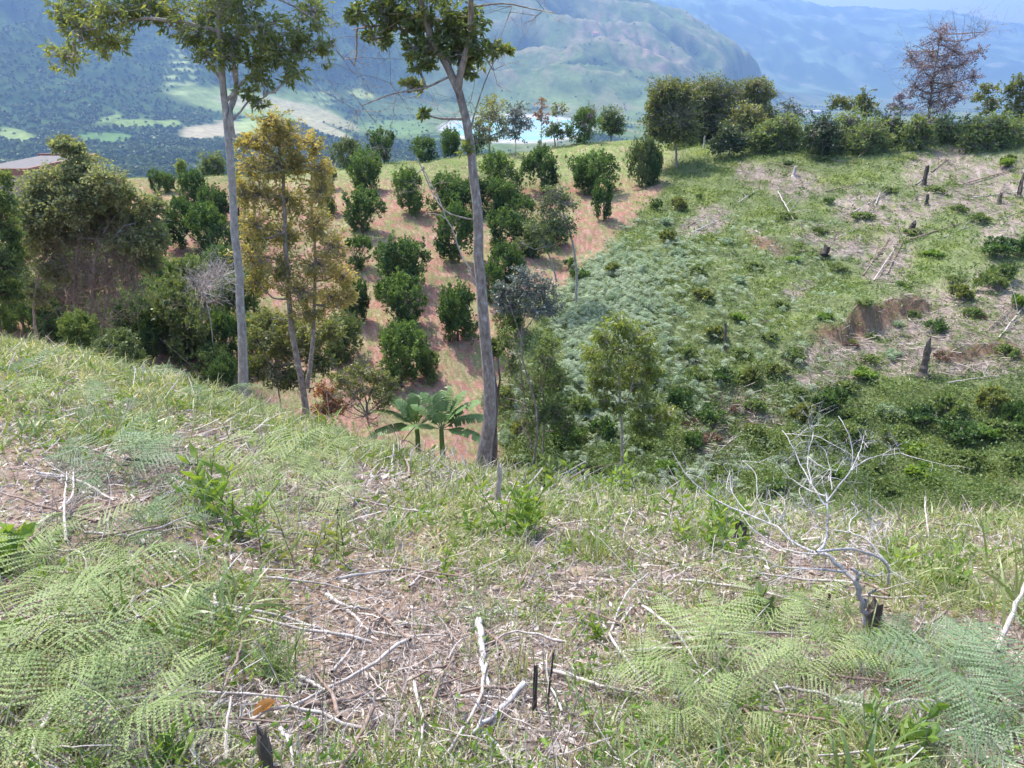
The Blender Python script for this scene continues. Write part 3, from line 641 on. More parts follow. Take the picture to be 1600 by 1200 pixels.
tree('slender_tree', 'slender fresh-green tree with drooping leaves standing in the ferny hollow', 'tree', 22.3, (973, 752),
     [([(973,754),(972,700),(970,640),(967,580),(966,520)], .065, .02), ([(970,650),(985,610),(1000,560),(1008,530)], .025, .01), ([(970,640),(950,600),(935,560)], .022, .01), ([(972,700),(1000,665),(1030,640)], .02, .01)],
     [(970,505,30,18,.6),(945,525,26,20,.6),(1000,525,26,22,.6),(925,548,22,18,.65),(965,545,34,22,.5),(1015,555,26,20,.6),(985,575,34,20,.45),(940,575,26,18,.5),(1018,580,18,16,.6),(955,600,26,14,.42),(1000,600,26,18,.45),(930,600,14,20,.5),
      (1008,635,26,20,.4),(1040,645,26,18,.7),(1000,665,24,16,.35),(1025,672,24,14,.45),(945,628,12,14,.45),(965,635,14,12,.4)],
     M['young'], M['bark_pale'], .14, .045, density=2.1, per=10, seed=6, droop=.9, up=.1, tr=.005, depth_spread=.9, tw_n=26)
tree('silver_tree', 'small tree with a silvery dark flat crown on a thin crooked trunk', 'tree', 25.5, (832, 668),
     [([(836,690),(838,640),(828,600),(816,560),(815,520),(822,480)], .055, .02), ([(818,540),(805,500),(795,470)], .025, .012), ([(818,520),(840,485),(850,465)], .025, .012)],
     [(820,432,32,16,.55),(790,452,24,16,.5),(850,455,24,18,.45),(820,458,36,18,.5),(800,480,24,14,.4),(840,485,28,16,.45),(862,478,16,14,.4),(782,470,14,10,.55)],
     M['silver'], M['bark_brown'], .11, .05, density=2.3, per=12, seed=7, droop=.2, tr=.005)
tree('vine_shrub', 'tall dark shrub hung with vines and a dry brown side, under the silver-leaved tree', 'shrub', 26.3, (848, 690),
     [([(850,700),(850,640),(848,590)], .04, .02), ([(830,700),(822,640),(815,590)], .03, .015)],
     [(850,560,28,28,.5),(872,590,24,30,.45),(840,600,26,28,.4),(868,640,28,32,.3),(842,655,26,28,.3),(885,665,20,28,.35),(860,535,18,16,.5),(800,570,18,24,.5),(792,530,16,22,.5),(782,620,14,24,.5)],
     M['shrub'], M['bark_brown'], .11, .06, density=2.1, per=11, seed=8, twigs=[(815,600,30,.7,-.2),(812,640,30,.7,-.2),(818,670,24,.6,-.2)])
tree('thin_tree', 'thin pale-trunked tree with loose grey-green crown leaning over the orchard edge', 'tree', 38.5, (903, 415),
     [([(903,417),(897,390),(888,355),(876,320),(868,300)], .07, .03), ([(870,440),(862,410),(850,380),(845,360)], .05, .02)],
     [(868,298,24,14,.6),(850,318,20,14,.55),(885,318,22,16,.5),(868,335,30,18,.45),(885,355,20,18,.4),(845,365,28,16,.7),(860,385,20,12,.6),(830,355,22,12,.7),(862,352,20,14,.45),(815,380,16,10,.65)],
     M['citrus_light'], M['bark_pale'], .12, .07, density=1.7, per=10, seed=9)
# yellow-green and dry shrubs on the hollow's near rim
def shrub(name, label, Y, base, clusters, leaf, seed, cat='shrub', bark='bark_brown', L=.10, W=.05, density=2.2, per=12, twigs=(), group=None, **k):
    return tree(name, label, cat, Y, base, [([base, (base[0] + 2, base[1] - 14), (base[0] - 2, base[1] - 30)], .035, .02)], clusters, M[leaf], M[bark], L, W, density=density, per=per, seed=seed, twigs=twigs, group=group, **k)
shrub('yellow_shrub', 'yellow-green rounded shrub growing at the foot of the orange tree', 20.5, (430, 606),
      [(420,500,34,20,.7),(455,515,34,22,.75),(405,530,34,24,.6),(440,545,44,26,.6),(480,530,34,26,.7),(515,515,28,22,.7),(400,575,26,24,.4),(450,590,40,22,.35),(500,565,30,22,.4)], 'olive', 21, density=2.6, twigs=[(430,590,24,.8,.1),(470,590,20,.8,.1)])
shrub('dry_shrub', 'pale green shrub with a dry reddish-brown underside beside the banana plants', 22.5, (575, 680),
      [(560,580,28,14,.7),(590,590,26,14,.7),(535,595,26,18,.6),(610,600,16,14,.65),(565,610,38,18,.45),(520,620,20,18,.45),(600,625,22,16,.4)], 'olive', 22, density=1.9, L=.085,
      twigs=[(540,640,34,.8,.1),(570,650,34,.8,.1),(600,640,30,.7,.1),(520,640,24,.7,.1),(590,665,20,.6,.1),(550,620,24,.7,.2)])
shrub('rusty_shrub', 'low shrub of rusty red dead leaves under the orange tree', 22.0, (515, 655),
      [(505,610,20,16,.7),(525,635,24,16,.6),(500,640,22,16,.5)], 'rust', 23, density=1.6, twigs=[(515,640,20,.6,.1)])
shrub('dead_shrub', 'leafless mauve-grey dead shrub amid the dark orchard bushes', 30.5, (322, 490),
      [(335,470,10,8,.5)], 'brown', 24, density=.3, bark='stick', twigs=[(330,440,50,1.2,.5),(345,430,40,1.1,.5),(315,455,36,1.0,.4)], tr=.010)

# ---------------------------------------------------------------- banana plants
def banana(base, Y, h, leaves_, label, seed, s=1.0):
    rng = np.random.RandomState(seed); leaves_ = [(q[0], q[1], q[2] * 1.05, q[3]) for q in leaves_]; B = onground(*base, Y); h = at(base[0], h, Y)[2] - B[2]; root = empty('banana_plant', B)
    tag(root, label, 'banana plant', 'banana plants in the hollow')
    a = Acc(); top = B + np.array([.02, 0, h])
    limb(a, [B - [0, 0, .1], B + [0.03, 0, h * .5], top], .12 * s, .07 * s, 10, 9, rng, .004); a.put('stem', M['banana'], B, root, smooth=True)
    for (az, el, ln, rn) in leaves_:
        az = RAD(az); d = np.array([math.cos(az) * math.cos(RAD(el)), math.sin(az) * math.cos(RAD(el)), math.sin(RAD(el))])
        n = 26; s_ = np.linspace(0, 1, n); hz = np.array([d[0], d[1], 0]); hz /= max(np.linalg.norm(hz), 1e-6)
        mid = top + d * ln * s_[:, None] + hz * ln * .12 * (s_**2)[:, None] - np.array([0, 0, 1]) * ln * (.50 * s_**2.1)[:, None] * (1.15 - math.sin(RAD(el)) * .6)
        T = norm(np.gradient(mid, axis=0)); S = norm(np.cross(T, np.array([0, 0, 1.]) + .15 * rng.randn(3))); N = np.cross(S, T)
        wd = .23 * s * ln / 1.5 * np.clip(np.minimum((s_ - .13) * 7, 1), 0, 1) * np.clip((1 - s_) * 4.5, 0.02, 1)**.6
        L_ = Acc(); V, F = tubes(mid[None], (np.maximum(.016 * (1 - s_), .003) * s)[None], 5); L_.add(V, F, .9)
        for sg in (-1, 1):
            for j in range(3, n - 1):                     # strips torn between the veins
                if rng.rand() < .03: continue
                e0 = mid[j] ; e1 = mid[j + 1]; sag = .12 + .04 * rng.rand()
                o0 = e0 + (S[j] * sg - N[j] * sag * -1) * wd[j] + T[j] * wd[j] * .25 - np.array([0, 0, sag * wd[j]])
                tear = rng.rand() < .10
                o1 = e1 + (S[j + 1] * sg) * wd[j + 1] * (1 if not tear else .98) + T[j + 1] * wd[j + 1] * (.25 if not tear else .02) - np.array([0, 0, sag * wd[j + 1] * (1 if not tear else 2)])
                L_.add(np.array([e0, e1, o1, o0]), np.array([[0, 1, 2, 3]]), np.clip(rn + .1 * rng.randn(), 0, 1))
        V, F, R = L_.get(); put('leaf', V, F, M['banana'], B, root, rnd=R)
    return root
banana((652, 700), 22.0, 668, [(95,80,1.3,.6),(160,62,1.5,.6),(178,44,1.6,.5),(195,20,1.4,.4),(20,74,1.2,.6),(190,72,1.4,.5),(10,50,1.1,.5),(120,84,1.4,.7)], 'banana plant with torn leaves, the smaller one beside the dry shrub', 31)
banana((690, 708), 21.5, 672, [(100,84,1.5,.5),(70,76,1.7,.6),(30,68,1.7,.7),(10,55,1.7,.6),(0,38,1.6,.5),(-20,18,1.5,.5),(150,72,1.6,.6),(170,58,1.4,.4),(190,30,1.2,.4),(350,64,1.4,.6)], 'larger banana plant with upright leaves next to the brown curved trunk', 32)
banana((545, 0), 90, 1.0, [(90,60,1.2,.6)], 'x', 33) if False else None

# ---------------------------------------------------------------- orchard bushes
def citrus_proto(seed, leaf, top=.45, lobes=34, gap=.0, rad=(.12, .20)):
    """unit bush about 1 m wide and high, ragged upright shoots"""
    rng = np.random.RandomState(seed); root = empty('orchard_bush', (0, 0, 0))
    ta = Acc(); limb(ta, [(0, 0, -.08), (.01, 0, .12), (0, .02, .35)], .035, .02, 6, 6, rng, .004)
    for k in range(7):
        an = k * .95 + rng.rand(); limb(ta, [(0, 0, .12 + .03 * k), (.14 * math.cos(an), .14 * math.sin(an), .4), (.3 * math.cos(an), .3 * math.sin(an), .8)], .014, .006, 6, 4, rng, .01)
    ta.put('trunk', M['bark_dark'], None, root)
    la = Acc(); sx = 1 + .25 * rng.randn(3); tilt = .12 * rng.randn(2)
    for k in range(lobes):
        u = norm(rng.randn(3)); z = .5 + .40 * u[2]; wz = math.sqrt(max(0.03, 1 - ((z - top) / .62)**2))
        an = rng.rand() * 6.28; r = .36 * wz * rng.uniform(.4, 1.25) * (1 + .25 * math.cos(2 * an + seed) + .15 * math.cos(3 * an))
        if rng.rand() < gap: continue
        c = np.array([r * math.cos(an) + tilt[0] * z, r * math.sin(an) + tilt[1] * z, z]); rd = rng.uniform(*rad)
        clump_leaves(la, rng, c, np.array([rd, rd, rd * 1.2]), 24, 12, .052, .026, .45 + .14 * rng.randn(), up=1.2, droop=-.2)
    for k in range(46):    # shoots
        an = rng.rand() * 6.28; r = .42 * math.sqrt(rng.rand()); c = np.array([r * math.cos(an) + tilt[0], r * math.sin(an) + tilt[1], .95 - .75 * r + rng.rand() * .2])
        clump_leaves(la, rng, c, np.array([.035, .035, .12]), 7, 8, .05, .02, .72, up=1.5, droop=-.3)
    la.put('crown', leaf, None, root); return root
CITRUS = [citrus_proto(41, M['citrus']), citrus_proto(42, M['citrus'], .55, 26, .1, (.10, .2)), citrus_proto(43, M['citrus'], .35, 30, .1, (.10, .22)), citrus_proto(44, M['citrus_light'], .5, 40),
          citrus_proto(45, M['citrus'], .6, 22, .0, (.09, .17)), citrus_proto(46, M['shrub'], .4, 36, .0, (.13, .2))]
used = [False] * 6
ORCH = [ # px, foot py, width px, height px, kind, label
 (571,300,52,62,0,'orchard bush above the round one in the column nearest the orange tree'),
 (567,364,60,64,1,'round dark orchard bush with a strong shadow below it, directly behind the orange tree top'),
 (640,332,50,64,2,'solitary round orchard bush near the ridge between the orange tree and the curved trunk'),
 (705,338,58,64,0,'upper orchard bush half behind the curved brown trunk, over a larger one'),
 (707,411,64,88,1,'large dark orchard bush seen just beside the middle of the curved brown trunk'),
 (777,300,56,58,2,'orchard bush right of the curved trunk at the grassy top of the slope'),
 (782,338,58,56,0,'second orchard bush down from the ridge, right of the curved trunk'),
 (785,392,60,60,1,'third orchard bush down from the ridge, right of the curved trunk'),
 (790,448,56,66,2,'orchard bush just above the silver-leaved flat crown'),
 (632,450,76,78,0,'wide orchard bush at mid-slope, topmost of the three below the gap'),
 (628,518,74,84,1,'dark orchard bush in the middle of the lower column of three'),
 (628,604,84,98,2,'lowest and largest orchard bush, just above the banana plants'),
 (716,532,58,90,0,'bright-topped orchard bush beside the lower curved trunk on bare pink soil'),
 (850,302,54,66,1,'spiky orchard bush alone on the upper slope below the lake'),
 (912,252,44,50,2,'orchard bush on the ridge crest with another joined below it'),
 (923,302,60,62,0,'broad orchard bush joined to the crest bush above it'),
 (943,346,34,62,1,'narrow orchard bush with its shadow on bare pink soil'),
 (1003,292,40,70,3,'tall grey-green orchard tree by the gully, near the ridge'),
 (1021,288,22,50,0,'narrow young orchard bush squeezed beside the tall grey-green one'),
 (600,254,40,48,1,'crest bush on the ridge above the orchard column by the orange tree'),
 (665,252,42,34,2,'flat-topped crest bush between the orange tree and the curved trunk'),
 (704,258,32,44,0,'dark crest bush just left of the curved trunk'),
 (744,246,34,30,1,'small crest bush just right of the curved trunk'),
 (308,330,44,60,2,'upper orchard bush between the tangled dome and the pale grey trunk'),
 (338,352,44,60,0,'orchard bush touching the pale grey trunk at the height of the ridge'),
 (284,388,58,74,1,'dark orchard bush filling the gap beside the tangled dome'),
 (330,402,62,80,2,'large orchard bush behind the pale grey trunk at mid-height'),
 (262,300,26,30,0,'small crest bush above the tangled dome tree side'),
 (243,300,20,32,1,'tiny dark crest bush next to the dome of the tangled tree'),
 (256,478,52,74,2,'upright orchard bush by the leafless mauve shrub'),
 (226,552,78,98,0,'bright-edged round orchard bush behind the grassy slope'),
 (300,562,92,124,3,'big paler feathery bush at the foot of the orchard'),
 (178,550,50,80,1,'dark bush between the tangled twigs and the bright-edged round bush'),
 (358,572,54,84,2,'fresh green orchard bush partly behind the pale grey trunk'),
 (352,606,44,50,0,'lowest small bush at the base of the pale grey trunk'),
 (398,492,42,72,1,'orchard bush seen between the pale grey trunk and the orange tree'),
 (512,334,34,50,2,'orchard bush whose edge shows past the orange tree near the ridge'),
 (558,502,40,72,0,'orchard bush at the lower edge of the orange crown'),
 (506,300,34,40,1,'crest bush seen beyond the top of the orange tree'),
 (82,536,62,84,2,'dark bush in the shade under the tangled tree'),
 (205,440,50,70,0,'dark orchard bush behind the reddish bare twigs'),
 (375,345,30,60,1,'orchard bush between the pale grey trunk and orange leaves, upper slope'),
 (395,402,34,60,2,'orchard bush behind the left edge of the orange tree'),
 (540,250,40,44,3,'pale ridge bush beyond the orange tree'),
 (150,470,70,90,5,'mid-green bush glimpsed through the reddish bare twigs'), (100,505,60,90,3,'pale bush at the trunks of the tangled tree, nearest the edge tree'),
 (40,520,70,100,5,'green bush between the edge tree and the tangled tree'), (135,555,60,70,5,'low green bush at the very foot of the tangled tree'), (262,520,60,80,0,'dark bush just uphill of the paler feathery one'),
 (230,500,46,60,4,'small upright bush uphill of the bright-edged round bush'), (300,470,56,70,5,'lighter green bush behind the leafless mauve shrub'), (240,410,50,64,4,'orchard bush at the tangled dome, lower flank'),
 (345,450,50,66,0,'orchard bush touching the pale grey trunk below mid-height'), (360,500,46,70,5,'lighter bush directly behind the lower pale grey trunk'), (205,395,46,60,5,'greenish bush under the flank of the dome'),
 (395,560,50,70,5,'green bush low between the pale grey trunk and the orange tree foot'), (330,590,60,50,5,'low green bush on the slope edge left of the pale grey trunk'), (200,575,70,56,3,'pale low bush just over the grassy slope edge'),
 (535,560,56,70,3,'pale bush downhill of the orange crown'), (560,420,40,50,4,'small upright bush between the orange tree and the three-bush column'), (670,590,40,46,5,'low bush beside the lowest orchard bush'),
 (800,520,50,60,5,'green bush beneath the silver-leaved crown on the gully line'), (870,385,30,40,5,'green bush at the thin pale tree foot'), (835,400,44,56,3,'pale leafy bush between the silver crown and the thin pale tree'), (815,360,36,50,4,'upright bush uphill of the pale leafy bush'),
 (745,330,34,50,4,'slim bush hidden partly by the curved trunk, high up'), (765,470,40,60,4,'slim bush behind the curved trunk, halfway down'),
]
def place_bush(i, px, py, wd, ht, k, label, group):
    P = G(px, py) if py > 262 else None
    if P is None:
        th = math.atan2(*(at(px, py, 62)[:2])); best = None
        for Y in np.linspace(52, 70, 60):
            q = onground(px, py, Y); s = project(q)[1]
            if best is None or s < best[0]: best = (s, q, Y)
        P = best[1]
    m = depth_of(P) / FPX; r = CITRUS[k]
    if used[k]: r = copy_tree(r)
    used[k] = True
    r.location = P; r.rotation_euler = (0, 0, i * 2.4); wm = wd * m / .88
    r.scale = (wm, wm, ht * m / 1.0); tag(r, label, 'orchard bush', group)
    return r
for i, q in enumerate(ORCH): place_bush(i, *q, 'bushes planted in rows across the orchard slope')

# ---------------------------------------------------------------- trees and hedge shrubs along the ridge
def crest_foot(px, Y0=54, Y1=74):
    best = None
    for Y in np.linspace(Y0, Y1, 80):
        q = onground(px, 225, Y); q = onground(px, project(q)[1], Y); s = project(q)[1]
        if best is None or s < best[0]: best = (s, q, Y)
    return best
def rtree(name, label, px, clusters, leaf, seed, back=0, trunk_w=.09, L=.20, W=.10, density=2.2, per=10, bark='bark_brown', group=None, foot=None, cat='tree', twigs=(), lean=0, **k):
    s, q, Y = crest_foot(px)
    Yq = Y + back; py = project(onground(px, 225, Yq))[1] if foot is None else foot
    if foot is not None: g = G(px, foot); Yq = g[1]; py = foot
    clusters = [(c[0], c[1], c[2] * 1.2, c[3] * 1.2, *c[4:]) for c in clusters]; cx = clusters[0][0]; cy = min(c[1] for c in clusters)
    return tree(name, label, cat, Yq, (px, py), [([(px, py), ((px * 2 + cx) / 3 + lean, py * .6 + cy * .4), (cx, cy + 8)], trunk_w, trunk_w * .35)], clusters, M[leaf], M[bark], L, W, density=density, per=per, seed=seed, group=group, twigs=twigs, tr=.016, sides=6, **k)
R_ = 'trees standing along the ridge'
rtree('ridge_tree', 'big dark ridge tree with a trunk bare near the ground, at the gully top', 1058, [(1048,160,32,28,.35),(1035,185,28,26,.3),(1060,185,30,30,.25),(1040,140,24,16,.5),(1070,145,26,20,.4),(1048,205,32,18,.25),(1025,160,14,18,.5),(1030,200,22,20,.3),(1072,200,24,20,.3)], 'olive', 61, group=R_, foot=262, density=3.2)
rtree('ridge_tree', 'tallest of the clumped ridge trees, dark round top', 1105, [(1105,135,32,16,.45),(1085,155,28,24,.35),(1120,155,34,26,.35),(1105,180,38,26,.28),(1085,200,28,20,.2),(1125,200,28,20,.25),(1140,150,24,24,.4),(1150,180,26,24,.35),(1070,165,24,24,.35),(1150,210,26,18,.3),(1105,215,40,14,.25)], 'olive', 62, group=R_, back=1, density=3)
rtree('ridge_tree', 'flat-topped ridge tree behind the clump, towards the purple tree', 1182, [(1180,132,24,12,.5),(1195,145,18,14,.45),(1168,148,22,14,.45),(1188,160,22,14,.4),(1180,178,26,16,.35),(1200,180,18,16,.4)], 'olive', 63, group=R_, back=3, density=2.4)
rtree('ridge_tree', 'light green low ridge tree in front of the dark clump', 1172, [(1168,175,22,14,.75),(1160,195,22,16,.65),(1182,190,20,16,.7),(1170,210,26,12,.55)], 'olive', 64, group=R_, density=2.6)
rtree('ridge_tree', 'round dark green ridge tree standing alone right of the lake', 955, [(955,180,18,15,.45),(948,192,18,14,.4),(963,192,18,14,.3),(956,203,18,9,.3)], 'shrub', 65, group=R_, back=2, density=2.6)
rtree('lakeside_tree', 'thin tree with big patchy leaves, in front of the lake beside the curved trunk', 764, [(768,160,16,12,.7),(772,175,22,14,.6),(745,195,16,12,.5),(760,182,20,12,.55),(780,188,16,12,.6),(755,205,16,10,.45),(785,205,14,10,.4),(768,215,14,8,.4)], 'olive', 66, group=R_, trunk_w=.10, back=-1, density=1.2)
rtree('lakeside_tree', 'grey wispy bare-looking sapling before the lake', 806, [(806,172,18,12,.4),(800,190,20,14,.4),(818,193,16,12,.4),(806,208,18,10,.4)], 'silver', 67, group=R_, back=-2, density=1.3, trunk_w=.04)
rtree('lakeside_tree', 'spindly sapling with orange-tinged leaves against the lake', 846, [(846,160,10,8,.7),(840,178,9,6,.6),(852,190,10,6,.9),(844,182,12,6,.9)], 'rust', 68, group=R_, trunk_w=.035, density=.7)
rtree('lakeside_tree', 'small sapling with thin tuft just past the orange-tinged one', 872, [(870,165,12,8,.5),(878,172,9,7,.6),(866,178,8,5,.6)], 'olive', 69, group=R_, trunk_w=.03, density=.7)
rtree('ridge_bush', 'dark leafy bush on the crest at the lake shore end', 868, [(862,205,14,10,.4),(880,208,14,8,.4),(868,196,10,8,.5)], 'shrub', 70, group=R_, cat='bush', density=1.8)
rtree('dead_tree', 'slim bare dead tree standing between the lake and the round ridge tree', 922, [(922,180,4,4,.5)], 'mauve', 71, group=None, bark='stick_brown', trunk_w=.05, density=.3, twigs=[(922,190,8,.9,.6),(915,200,8,.8,.6),(926,175,8,.8,.8)])
rtree('purple_tree', 'tall half-withered tree with mauve leaves rising over the ridge hedge', 1447,
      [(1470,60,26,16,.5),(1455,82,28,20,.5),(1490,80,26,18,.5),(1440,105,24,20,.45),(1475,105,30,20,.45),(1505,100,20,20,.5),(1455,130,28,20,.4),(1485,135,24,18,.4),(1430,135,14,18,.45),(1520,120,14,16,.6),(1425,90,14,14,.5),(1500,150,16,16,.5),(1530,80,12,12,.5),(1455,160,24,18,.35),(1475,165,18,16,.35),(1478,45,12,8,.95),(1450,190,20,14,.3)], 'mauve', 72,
      trunk_w=.11, density=.85, L=.16, W=.08, bark='stick_brown', twigs=[(1430,100,12,1.4,.5),(1500,70,14,1.6,.6),(1520,60,12,1.5,.5),(1540,50,10,1.3,.4),(1460,50,14,1.4,.8),(1420,80,8,1.2,.4),(1490,130,14,1.4,.4),(1430,150,12,1.2,.5),(1465,150,18,1.3,.5)], depth_spread=1.0, foot=222)
rtree('ridge_tree', 'small flat crown tree beyond the hedge, midway to the purple tree', 1318, [(1316,155,18,8,.6),(1328,165,14,8,.5),(1305,163,12,8,.5)], 'olive', 73, group=R_, back=4, density=1.5, trunk_w=.06)
rtree('ridge_tree', 'upright feathery small tree beyond the hedge near the purple tree', 1352, [(1352,148,12,10,.45),(1345,162,14,10,.45),(1360,165,14,10,.5),(1352,176,16,8,.4)], 'olive', 74, group=R_, back=4, density=1.5, trunk_w=.06)
rtree('ridge_tree', 'small tiered tree just past the purple tree', 1538, [(1545,138,14,8,.5),(1532,152,16,8,.45),(1552,160,18,8,.5),(1540,172,12,7,.45)], 'olive', 75, group=R_, back=2, density=1.6, trunk_w=.07)
rtree('ridge_tree', 'ridge tree at the frame edge with brownish leaves', 1590, [(1595,128,16,12,.6),(1580,140,14,12,.5),(1605,150,18,16,.5),(1588,165,16,12,.45),(1600,180,20,14,.4)], 'olive', 76, group=R_, back=2, density=1.8, trunk_w=.08)
rtree('ridge_tree', 'misty pale sapling beyond the hedge, close to the dark clump', 1238, [(1236,165,14,10,.6),(1246,178,14,10,.6),(1228,182,12,10,.5)], 'silver', 77, group=R_, back=5, density=1.1, trunk_w=.05)
rtree('ridge_tree', 'thin bare-crowned sapling just before the purple tree', 1408, [(1406,150,14,9,.5),(1400,165,12,9,.5),(1415,170,12,8,.5)], 'mauve', 78, group=R_, back=3, density=.9, trunk_w=.05)
HEDGE = [(1195,215,26,22,'yellow-green hedge shrub nearest the dark tree clump'),(1225,205,28,28,'second hedge shrub from the dark tree clump, bushy and pale'),(1250,222,22,20,'low dark hedge shrub in front of the pale ones'),(1285,205,26,26,'brownish-green hedge shrub halfway to the purple tree'),
 (1300,225,26,20,'low leafy hedge shrub halfway to the purple tree'),(1330,200,28,30,'tall rounded hedge shrub below the small flat crown tree'),(1362,215,28,30,'thick hedge shrub with large leaves below the feathery tree'),(1385,200,28,30,'dark thick hedge shrub next to the foot of the purple tree'),
 (1410,222,28,24,'big-leaved hedge shrub in front, by the purple tree foot'),(1435,205,22,26,'dark hedge shrub hiding the purple tree foot'),(1478,208,26,28,'hedge shrub on the far side of the purple tree foot'),(1505,210,28,26,'hedge shrub under the small tiered tree'),
 (1535,208,28,26,'hedge shrub between the tiered tree and the frame edge'),(1565,205,28,28,'tall hedge shrub close to the frame edge'),(1590,212,26,30,'last hedge shrub, cut by the frame edge'),(1140,215,24,20,'dark low shrub at the foot of the dark tree clump'),(1075,225,24,16,'small dark shrub at the gully top by the bare trunk')]
for i, (px, py, rx, ry, lb) in enumerate(HEDGE):
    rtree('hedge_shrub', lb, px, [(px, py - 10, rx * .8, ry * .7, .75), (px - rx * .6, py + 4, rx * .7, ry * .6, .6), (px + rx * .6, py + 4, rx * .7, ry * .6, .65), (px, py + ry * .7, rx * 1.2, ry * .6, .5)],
          'shrub' if i % 4 != 3 else 'dark', 100 + i, cat='shrub', group='hedge shrubs along the ridge', density=2.0, L=.2, W=.11, trunk_w=.04, back=-5 + 1.2 * (i % 3))
# shrubs and trees seen past the crest on the left
PAST = [(100,226,24,16,'small rounded tree peeping over the tangled dome'),(333,262,22,26,'dark tree just left of the pale grey trunk on the crest'),(283,262,8,12,'tiny bright green tree on the crest beyond the dome')]
for i, (px, py, rx, ry, lb) in enumerate(PAST):
    rtree('crest_tree', lb, px, [(px, py - ry * .5, rx * .8, ry * .5, .5), (px - rx * .4, py, rx * .6, ry * .5, .5), (px + rx * .4, py, rx * .6, ry * .5, .45), (px, py + ry * .4, rx * .8, ry * .4, .4)], ('olive', 'shrub', 'young')[i], 130 + i, density=2.2, back=2, trunk_w=.05, group='trees on the crest behind the tangled tree')
# ================================================================ the far slope: cover, shrubs, logs, stumps
def sample_polar(rng, n, r0, r1, a0=-40, a1=40):
    th = rng.uniform(RAD(a0), RAD(a1), n); r = np.exp(rng.uniform(math.log(r0), math.log(r1), n))
    return r * np.sin(th), r * np.cos(th)
def leafy_cover():
    rng = np.random.RandomState(77)
    # --- grass on orchard floor and the cleared slope
    X, Y = sample_polar(rng, 175000, 15, 72, -46, 46); Z = H(X, Y); px, py, dep, n1, n2, orch, slope, bare, r = near_masks(X, Y, Z)
    vis = (py < 880) & (px > -500) & (px < 2000)
    dens = orch * (.16 + .55 * sstep(-.15, .2, n2 + .5 * n1) + .4 * (1 - sstep(262, 300, py))) + slope * (1 - bare * .9) * .85
    k = vis & (rng.rand(len(X)) < dens); X, Y, Z, dep, n1, px, py, orch = [q[k] for q in (X, Y, Z, dep, n1, px, py, orch)]
    m = 5; n = len(X) * m; P = np.repeat(np.stack([X, Y, Z], -1), m, 0) + rng.randn(n, 3) * np.array([.10, .10, 0]) * np.repeat(dep / 35, m)[:, None]
    D = norm(rng.randn(n, 3) * .55 + [0, 0, 1]); sc = np.repeat(np.clip(dep / 40, .5, 1.6), m) * np.repeat(np.where(orch > .5, .6, 1), m)
    V, F, nv = blades(P, D, rng.uniform(.16, .42, n) * sc, .022 * sc, rng.uniform(.2, 1.2, n), 2, rng=rng)
    rr = np.clip(.45 + .5 * np.repeat(n1, m) + .08 * np.repeat(orch, m) + .15 * rng.randn(n), 0, 1)
    o = mk('hillside_grass', V, F, M['lush'], rnd=np.repeat(rr, nv)); tag(o, 'grass growing over the orchard floor and cleared hillside', kind='stuff')
    # --- broad-leaved weeds and creepers, thick in the hollow
    X, Y = sample_polar(rng, 66000, 14, 62, -8, 46); Z = H(X, Y); px, py, dep, n1, n2, orch, slope, bare, r = near_masks(X, Y, Z)
    low = sstep(560, 640, py + 30 * n1)
    dens = slope * (1 - .85 * bare) * (.16 + .7 * low + .35 * sstep(.05, .3, n1)) * (1 - .5 * ell(px, py, (980, 520, 90, 130, 10), .3))
    k = (py < 900) & (px < 2000) & (rng.rand(len(X)) < dens); X, Y, Z, dep, n1, low = [q[k] for q in (X, Y, Z, dep, n1, low)]
    hmp = (.10 + .85 * sstep(-.1, .5, fbm(X * .5, Y * .5, 3)) * (.35 + .65 * low)); m = 10; n = len(X) * m
    P = np.repeat(np.stack([X, Y, Z], -1), m, 0); off = rng.randn(n, 3) * .17; off[:, 2] = rng.rand(n) * np.repeat(hmp, m); P += off
    D = norm(rng.randn(n, 3) * [1, 1, .5] + [0, 0, .35]); l = rng.uniform(.07, .15, n) * np.repeat(np.clip(dep / 30, .8, 1.5), m)
    V, F, nv = leaves(P, D, l, l * .5, rng)
    rr = np.repeat(np.clip(.55 + .5 * np.repeat(n1, m) + .16 * rng.randn(n), 0, 1), nv)
    o = mk('creeper_undergrowth', V, F, M['shrub'], rnd=rr); tag(o, 'leafy creepers and weeds smothering the hollow and hillside', kind='stuff')
    # --- bracken bank
    fv, ff, fr = frond_geo(np.random.RandomState(5), .8, 13, 0)
    X, Y = sample_polar(rng, 42000, 17, 50, -2, 24); Z = H(X, Y); px, py, dep, n1, n2, orch, slope, bare, r = near_masks(X, Y, Z)
    reg = np.maximum.reduce([1.3 * ell(px, py, (950, 490, 75, 105, -15), .6), ell(px, py, (935, 600, 55, 60, 0), .5), .5 * ell(px, py, (1050, 420, 60, 45, -30), .4), .35 * ell(px, py, (1060, 610, 60, 50, 0), .4), .07 * slope])
    k = (rng.rand(len(X)) < reg * slope * (1 - bare) * .75); X, Y, Z, dep, n1 = [q[k] for q in (X, Y, Z, dep, n1)]; n = len(X)
    Mx = rotz(rng.rand(n) * 6.28, rng.uniform(.55, 1.0, n), rng.uniform(-.8, .1, n))
    V, F, R = stamp(fv, ff, fr, Mx, np.stack([X, Y, Z + .12 + .2 * rng.rand(n)], -1), r=.3 * n1 + .15 * rng.randn(n))
    o = mk('bracken_undergrowth', V, F, M['bracken'], rnd=R); tag(o, 'pale blue-green bracken covering the bank beside the gully', kind='stuff')
    # --- brush litter on the bare patches
    X, Y = sample_polar(rng, 60000, 18, 62, 2, 40); Z = H(X, Y); px, py, dep, n1, n2, orch, slope, bare, r = near_masks(X, Y, Z)
